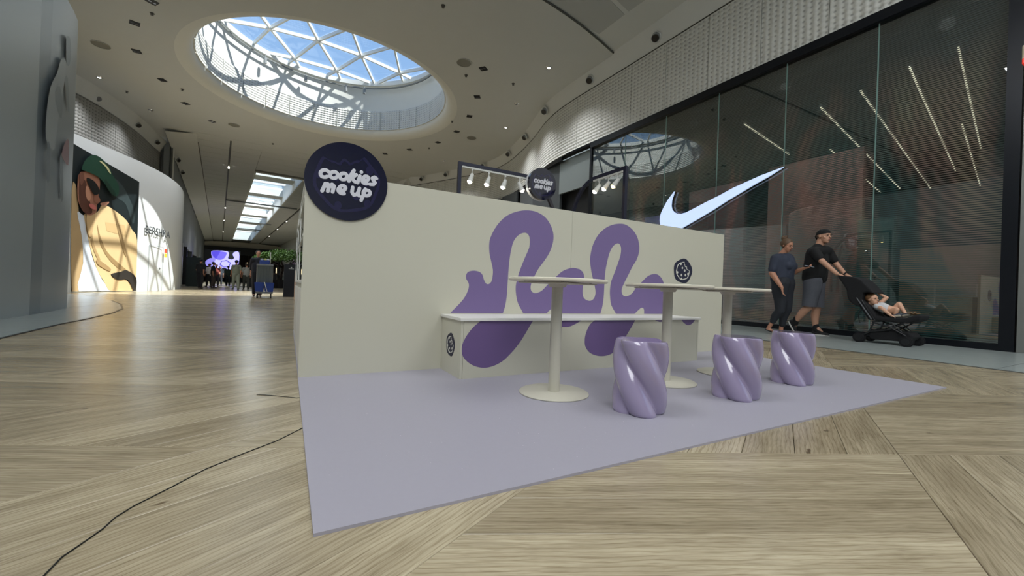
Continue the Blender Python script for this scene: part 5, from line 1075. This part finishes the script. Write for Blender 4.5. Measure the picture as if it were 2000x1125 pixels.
for n_,(u,v,z0,z1) in enumerate([(-.6,60,3.2,4.6),(.5,58,2.0,3.6),(1.0,60,2.2,3.0),(1.9,61,2.1,4.4),(2.6,62,2.0,3.0),(5.2,60,2,3)]):
    wallbox('tube_lamp',u,u+.13,v,v+.1,z0,z1,mat('tube lamp glow',(255,236,190),.5,emit=(255,232,180),es=1.6),['thin vertical tube lamp hanging nearest the violet screen','thin vertical tube lamp, second from the violet screen','short vertical tube lamp over the far kiosk','tall vertical tube lamp over the far kiosk','small vertical tube lamp beside the tree','vertical tube lamp behind the tree'][n_],'lamp')
spot('far_fill',(-3,52,8),1500,size=120)  # added fill without a fixture, lifts the dark end of the passage
spot('far_fill',(-2,66,8),1500,size=120)  # second added fill for the far end
# big violet screen with cloud shapes and an emblem
vs_=thing('video_screen','large violet video screen of cloud shapes at the end of the passage','screen',(-7,60,2.7))
SY=60
def xzf(y): return lambda a,b,t:(a,y+t,b)
bm=B(); box2(bm,(-8.9,SY+.1,1.0),(-5.3,SY+.2,4.05)); meshobj('back',bm,mat('dark screen back',(30,32,34),.5),vs_)
VL=mat('pale violet glow',(176,170,250),.5,emit=(150,142,245),es=.72); VD=mat('deep violet glow',(100,90,240),.5,emit=(96,84,238),es=.7)
cl=[(-8.7,2.6),(-8.3,3.0),(-8.1,3.05),(-8.2,3.6),(-8.0,3.95),(-6.6,3.95),(-6.45,3.5),(-6.5,3.1),(-6.1,3.0),(-5.9,3.2),(-6.05,3.6),(-5.9,3.92),(-5.42,3.9),(-5.42,2.5),(-5.8,2.4),(-6.0,1.9),(-6.4,1.7),(-6.7,1.9),(-7.1,1.85),(-7.4,1.3),(-7.7,1.5),(-8.1,2.0),(-8.6,2.1)]
bm=B(); prism(bm,smooth_poly(cl,3),xzf(SY+.09),0,-.02); meshobj('cloud_shape',bm,VL,vs_)
bm=B(); prism(bm,smooth_poly([(-8.05,3.85),(-6.75,3.85),(-6.7,3.5),(-6.9,3.1),(-7.3,2.9),(-7.8,3.05),(-8.05,3.4)],3),xzf(SY+.06),0,-.01); meshobj('cloud_shape',bm,VD,vs_)
bm=B(); c0=(-6.75,2.45)
ou=[(c0[0]+.52*(1+.08*math.sin(6*a))*math.cos(a),c0[1]+.42*(1+.08*math.sin(6*a))*math.sin(a)) for a in [2*PI*i/60 for i in range(60)]]; inn=[(c0[0]+(x-c0[0])*.86,c0[1]+(z-c0[1])*.86) for x,z in ou]
prism(bm,ou,xzf(SY+.05),0,-.01,holes=[inn]); meshobj('emblem_ring',bm,mat('emblem ink',(70,60,150),.5,emit=(70,60,150),es=.5),vs_)
# low-detail shoppers
def shopper(x,y,h,face,top,bottom,label,hairc=(40,34,30),stride=.12,grp=None,coat=False,arm=.1):
    t=thing('person',label,'person',(x,y,0),grp); k=h/1.75; f=V3((math.cos(face),math.sin(face),0)); r=V3((f.y,-f.x,0)); o_=V3((x,y,0))
    P=lambda a,b,z:o_+f*a*k+r*b*k+V3((0,0,z*k))
    bm=B(); headshape(bm,P(.02,0,1.63),f,(0,0,1),k*.98); cap(bm,P(0,0,1.55),P(0,0,1.4),.05*k); chain(bm,[(P(0,0,1.3),.11*k),(P(0,0,.95),.12*k)]); 
    for q,sg in((-1,1),(1,-1)):
        chain(bm,[(P(0,q*.18,1.40),.05*k),(P(-.02+sg*arm*.5,q*.22,1.12),.042*k),(P(.06+sg*arm,q*.2,.88),.03*k)]); hand(bm,P(.06+sg*arm,q*.2,.88),f*.2+V3((0,0,-1)),f,k,.4,q)
        chain(bm,[(P(0,q*.09,.9),.08*k),(P(sg*stride*.5+.03,q*.09,.48),.055*k),(P(sg*stride,q*.09,.08),.038*k),(P(sg*stride+.12,q*.1,.03),.03*k)])
    remesh('body',bm,SKIN2,t,.02*k,3)
    bm=B(); ball(bm,P(-.012,0,1.67),.105*k,2,(.95,.95,.85)); bmesh.ops.bisect_plane(bm,geom=bm.verts[:]+bm.edges[:]+bm.faces[:],plane_co=P(.05,0,1.66),plane_no=f*.8-V3((0,0,.5)),clear_outer=True); meshobj('hair',bm,mat('hair %d'%hairc[0],hairc,.7),t,True)
    bm=B(); chain(bm,[(P(0,0,1.38),.12*k),(P(0,0,1.15),.15*k),(P(0,0,.95),.15*k)]); cap(bm,P(0,-.15,1.38),P(0,.15,1.38),.085*k)
    for q,sg in((-1,1),(1,-1)): cap(bm,P(0,q*.18,1.40),P(-.02+sg*arm*.4,q*.22,1.18),.07*k,.065*k); cap(bm,P(0,q*.08,1.2),P(0,q*.08,.93),.12*k)
    if coat:
        for q,sg in((-1,1),(1,-1)): cap(bm,P(-.02+sg*arm*.4,q*.22,1.18),P(.04+sg*arm,q*.2,.95),.06*k,.05*k)
    remesh('top',bm,mat('cloth %d %d'%top[:2],top,.85),t,.02*k,3)
    bm=B()
    for q,sg in((-1,1),(1,-1)): chain(bm,[(P(0,q*.08,.93),.13*k),(P(sg*stride*.5+.02,q*.09,.5),.09*k),(P(sg*stride,q*.09,.12),.065*k)])
    remesh('trousers',bm,mat('cloth %d %d'%bottom[:2],bottom,.85),t,.02*k,3)
    bm=B()
    for q,sg in((-1,1),(1,-1)): cap(bm,P(sg*stride,q*.09,.045),P(sg*stride+.14,q*.1,.035),.045*k,.035*k)
    remesh('shoes',bm,SHOEB,t,.02*k,2); return t
shopper(-2.68,28.6,1.74,2.0,(112,118,104),(128,134,120),'shopper seen from behind in olive grey shirt and trousers, walking away',(36,32,30),.14)
shopper(-2.25,29.6,1.62,2.0,(150,154,150),(60,64,60),'shopper in pale grey close beside the olive grey walker',(60,50,44))
shopper(-4.45,29.2,1.72,1.2,(24,24,28),(30,30,34),'dark-clad shopper standing by the passage shops, nearest that wall',(24,22,22),.05)
shopper(-4.15,31.5,1.66,.3,(30,30,34),(70,60,58),'second dark-clad shopper just behind the one by the passage shops',(30,26,24),.08)
shopper(-4.9,35.5,1.65,2.4,(206,200,196),(28,28,30),'shopper in a white top far down the passage',(120,90,60),.1)
shopper(-4.75,37.5,1.68,-1.2,(120,60,54),(40,40,46),'shopper in a red brown top far down the passage',(40,34,30),.1)
shopper(-5.3,44,1.7,-1.3,(60,66,74),(40,42,48),'small far shopper in blue grey below the violet screen',(30,28,26),.14)
shopper(-4.5,42,1.72,1.8,(54,70,62),(30,40,44),'far shopper in dark green walking below the violet screen',(40,34,28),.14)
shopper(-4.0,45,1.7,-1.4,(60,46,44),(34,34,38),'far shopper in dark brown right of the violet screen base',(30,26,24),.12)
shopper(-2.3,37,1.6,-2.6,(160,150,146),(110,84,82),'shopper in pale top and rosy trousers beside the far dark kiosk',(60,44,36),.08)
shopper(-1.9,38.5,1.64,-2.2,(46,42,48),(60,58,62),'shopper in dark top behind the one in rosy trousers',(40,30,26),.08)
# cleaner and cart
clean=shopper(-1.0,17.75,1.72,-1.45,(20,22,34),(22,24,34),'cleaner in dark navy uniform pushing a grey and blue cleaning cart',(36,30,28),.14,None,True,.2)
ca=thing('cleaning_cart','grey cleaning cart with two blue buckets and a mop','cart',(-.72,16.6,0))
GB=mat('grey cart bag',(92,98,96),.7); BLU=mat('blue bucket',(26,60,140),.45); cx_,cy_2=-.72,16.55
ux=V3((1,.03,0)).normalized(); uy=V3((-.03,1,0)).normalized(); rzc=math.atan2(ux.y,ux.x)
def cp_(a,b,z): return V3((cx_,cy_2,0))+ux*a+uy*b+V3((0,0,z))
bm=B(); box(bm,cp_(0,.12,.19),(.52,.9,.05),rzc,.01); meshobj('platform',bm,mat('grey cart plastic',(120,124,126),.6),ca)
bm=B(); box(bm,cp_(0,.0,.78),(.46,.36,.72),rzc,.03); meshobj('waste_bag',bm,GB,ca)
for q in (-.14,-.05,.05,.14):
    bm=B(); cone(bm,cp_(q,-.185,.44),cp_(q,-.185,1.08),.012,seg=8); meshobj('bag_fold',bm,GB,ca)
bm=B(); box(bm,cp_(0,0,1.15),(.50,.40,.06),rzc,.01); meshobj('bag_rim',bm,mat('grey cart plastic',(120,124,126),.6),ca)
bm=B(); box(bm,cp_(-.02,.05,1.24),(.3,.3,.14),rzc,.02); meshobj('top_tray',bm,BLU,ca)
for q in (-.145,.145):
    bm=B(); mtx=Matrix.Translation(cp_(q,-.24,.39))@Matrix.Rotation(rzc+PI/4,4,'Z'); bmesh.ops.create_cone(bm,cap_ends=True,segments=4,radius1=.165,radius2=.205,depth=.32,matrix=mtx); bmesh.ops.bevel(bm,geom=bm.edges[:],offset=.012,segments=2,affect='EDGES'); bk=meshobj('bucket',bm,BLU,ca)
bm=B(); tube(bm,[tuple(p) for p in open_smooth([cp_(.0,-.41,.56),cp_(.02,-.43,.5),cp_(.05,-.42,.38),cp_(.09,-.41,.24)],3)],.012,6); meshobj('white_hose',bm,WHITE,ca)
for q in (-.2,.2):
    for b in (-.2,.5):
        bm=B(); bmesh.ops.create_cone(bm,cap_ends=True,segments=20,radius1=.075,radius2=.075,depth=.04,matrix=Matrix.Translation(cp_(q,b,.075))@Matrix.Rotation(rzc,4,'Z')@Matrix.Rotation(PI/2,4,'Y')); cone(bm,cp_(q,b,.09),cp_(q,b,.17),.02,seg=8); meshobj('wheel',bm,BLACK,ca)
for q in (-.235,.235):
    bm=B(); cone(bm,cp_(q,.0,.2),cp_(q,.0,1.18),.012,seg=8); meshobj('post',bm,STEEL,ca)
bm=B(); cone(bm,cp_(.13,.1,.3),cp_(.15,.1,1.62),.013,seg=8); meshobj('mop_handle',bm,WHITE,ca)
for q,c in ((-.1,(200,200,196)),(.0,(214,204,120)),(.08,(190,196,204))):
    bm=B(); ball(bm,cp_(q,.03,1.34),.05,2,(1,1,.7)); meshobj('cloth',bm,mat('cloth rag %d'%c[2],c,.9),ca,True)
# totem and wood board by the booth
to=thing('info_totem','black free-standing totem with a small white mark beside the booth','totem',(.05,18.3,0))
bm=B(); box2(bm,(-.16,18.1,0),(.32,18.35,1.28),.01); meshobj('body',bm,BLACKM,to)
bm=B(); box2(bm,(.0,18.09,1.10),(.18,18.10,1.115)); cone(bm,(.09,18.1,1.15),(.09,18.09,1.15),.025,seg=10); meshobj('mark',bm,WHITE,to)
bm=B(); box2(bm,(.18,15.2,0.02),(.42,15.3,.98)); wb=meshobj('wooden_board',bm,mat('pink oak',(196,170,150),.5,noise=.08,nscale=12)); tag(wb,'pale upright wooden board between the totem and the booth corner','board')
# far kiosk
ki=thing('far_kiosk','dark far kiosk counter with hanging tube lamps beside the tree','kiosk',(-1.5,40,0))
bm=B(); box2(bm,(-3.0,40,0),(-.9,41.2,1.15)); meshobj('counter',bm,mat('dark counter',(30,32,38),.5),ki)
bm=B(); box2(bm,(-3.1,39.9,1.15),(-.8,41.3,1.22)); meshobj('counter_top',bm,mat('brown top',(84,62,50),.5),ki)
bm=B(); box2(bm,(-3.0,42,2.3),(-.6,42.2,2.45)); meshobj('shelf',bm,mat('brown top',(84,62,50),.5),ki)
for x in (-2.9,-.8):
    bm=B(); box2(bm,(x,42,0),(x+.1,42.2,2.4)); meshobj('post',bm,BLACK,ki)
k2=thing('far_cafe_counter','brown far cafe counter in front of the tree planter','counter',(0,36,0))
bm=B(); box2(bm,(-.3,36,0),(1.6,36.6,1.05)); meshobj('counter',bm,mat('brown wood',(74,58,50),.5),k2)
bm=B(); box2(bm,(-.4,35.9,1.05),(1.7,36.7,1.12)); meshobj('counter_top',bm,mat('pale counter top',(150,140,130),.4),k2)
# indoor tree
spot('tree_fill',(-1.6,38.4,8.0),1500,size=60)  # added spot standing in for sun on the tree crown
tr=thing('indoor_tree','spreading indoor tree with a brightly lit top in a dark planter','tree',(-.6,39.2,0))
bm=B(); cone(bm,(-.6,39.2,0),(-.6,39.2,.7),.45,.55,seg=24); meshobj('planter',bm,mat('dark planter',(36,36,40),.6),tr)
bm=B(); random.seed(11); tips=[]
chain(bm,[(V3((-.6,39.2,.6)),.13),(V3((-.5,39.2,1.3)),.11),(V3((-.35,39.2,1.9)),.09)])
for k in range(9):
    a=k*2*PI/9+.3; l=random.uniform(1.3,2.1); p0=V3((-.35,39.2,1.7)); p1=p0+V3((math.cos(a)*l*.5,math.sin(a)*l*.5,.35)); p2=p0+V3((math.cos(a)*l,math.sin(a)*l,random.uniform(.6,1.1))); chain(bm,[(p0,.07),(p1,.05),(p2,.025)]); tips+=[p1,p2]
meshobj('trunk',bm,mat('bark',(52,42,36),.9),tr,True)
LF=mat('leaf green',(86,122,50),.6); V=[];F_=[]
for k in range(5200):
    a=random.random()*2*PI; rr_=math.sqrt(random.random())*2.3; z=2.55+.85*(1-(rr_/2.3)**2)*random.random()**.6-.35*random.random(); c_=V3((-.3+rr_*math.cos(a),39.2+rr_*math.sin(a),z))
    n=V3((random.gauss(0,1),random.gauss(0,1),random.gauss(0,1)+.6)).normalized(); t1=n.orthogonal().normalized()*random.uniform(.05,.09); t2=n.cross(t1)*.55; i=len(V)
    V+=[tuple(c_-t1),tuple(c_+t2),tuple(c_+t1),tuple(c_-t2)]; F_.append((i,i+1,i+2,i+3))
me=bpy.data.meshes.new('foliage'); me.from_pydata(V,[],F_); me.materials.append(LF); o=bpy.data.objects.new('foliage',me); link(o,tr); o['kind']='stuff'
V=[];F_=[]
for k in range(500):
    c_=V3((.9+random.gauss(0,.35),38.6+random.gauss(0,.3),1.95+random.gauss(0,.25))); n=V3((random.gauss(0,1),random.gauss(0,1),random.gauss(0,1))).normalized(); t1=n.orthogonal().normalized()*.06; t2=n.cross(t1); i=len(V)
    V+=[tuple(c_-t1),tuple(c_+t2),tuple(c_+t1),tuple(c_-t2)]; F_.append((i,i+1,i+2,i+3))
me=bpy.data.meshes.new('blossom'); me.from_pydata(V,[],F_); me.materials.append(mat('mauve blossom',(168,130,170),.7)); o=bpy.data.objects.new('blossom',me); link(o,tr); o['kind']='stuff'
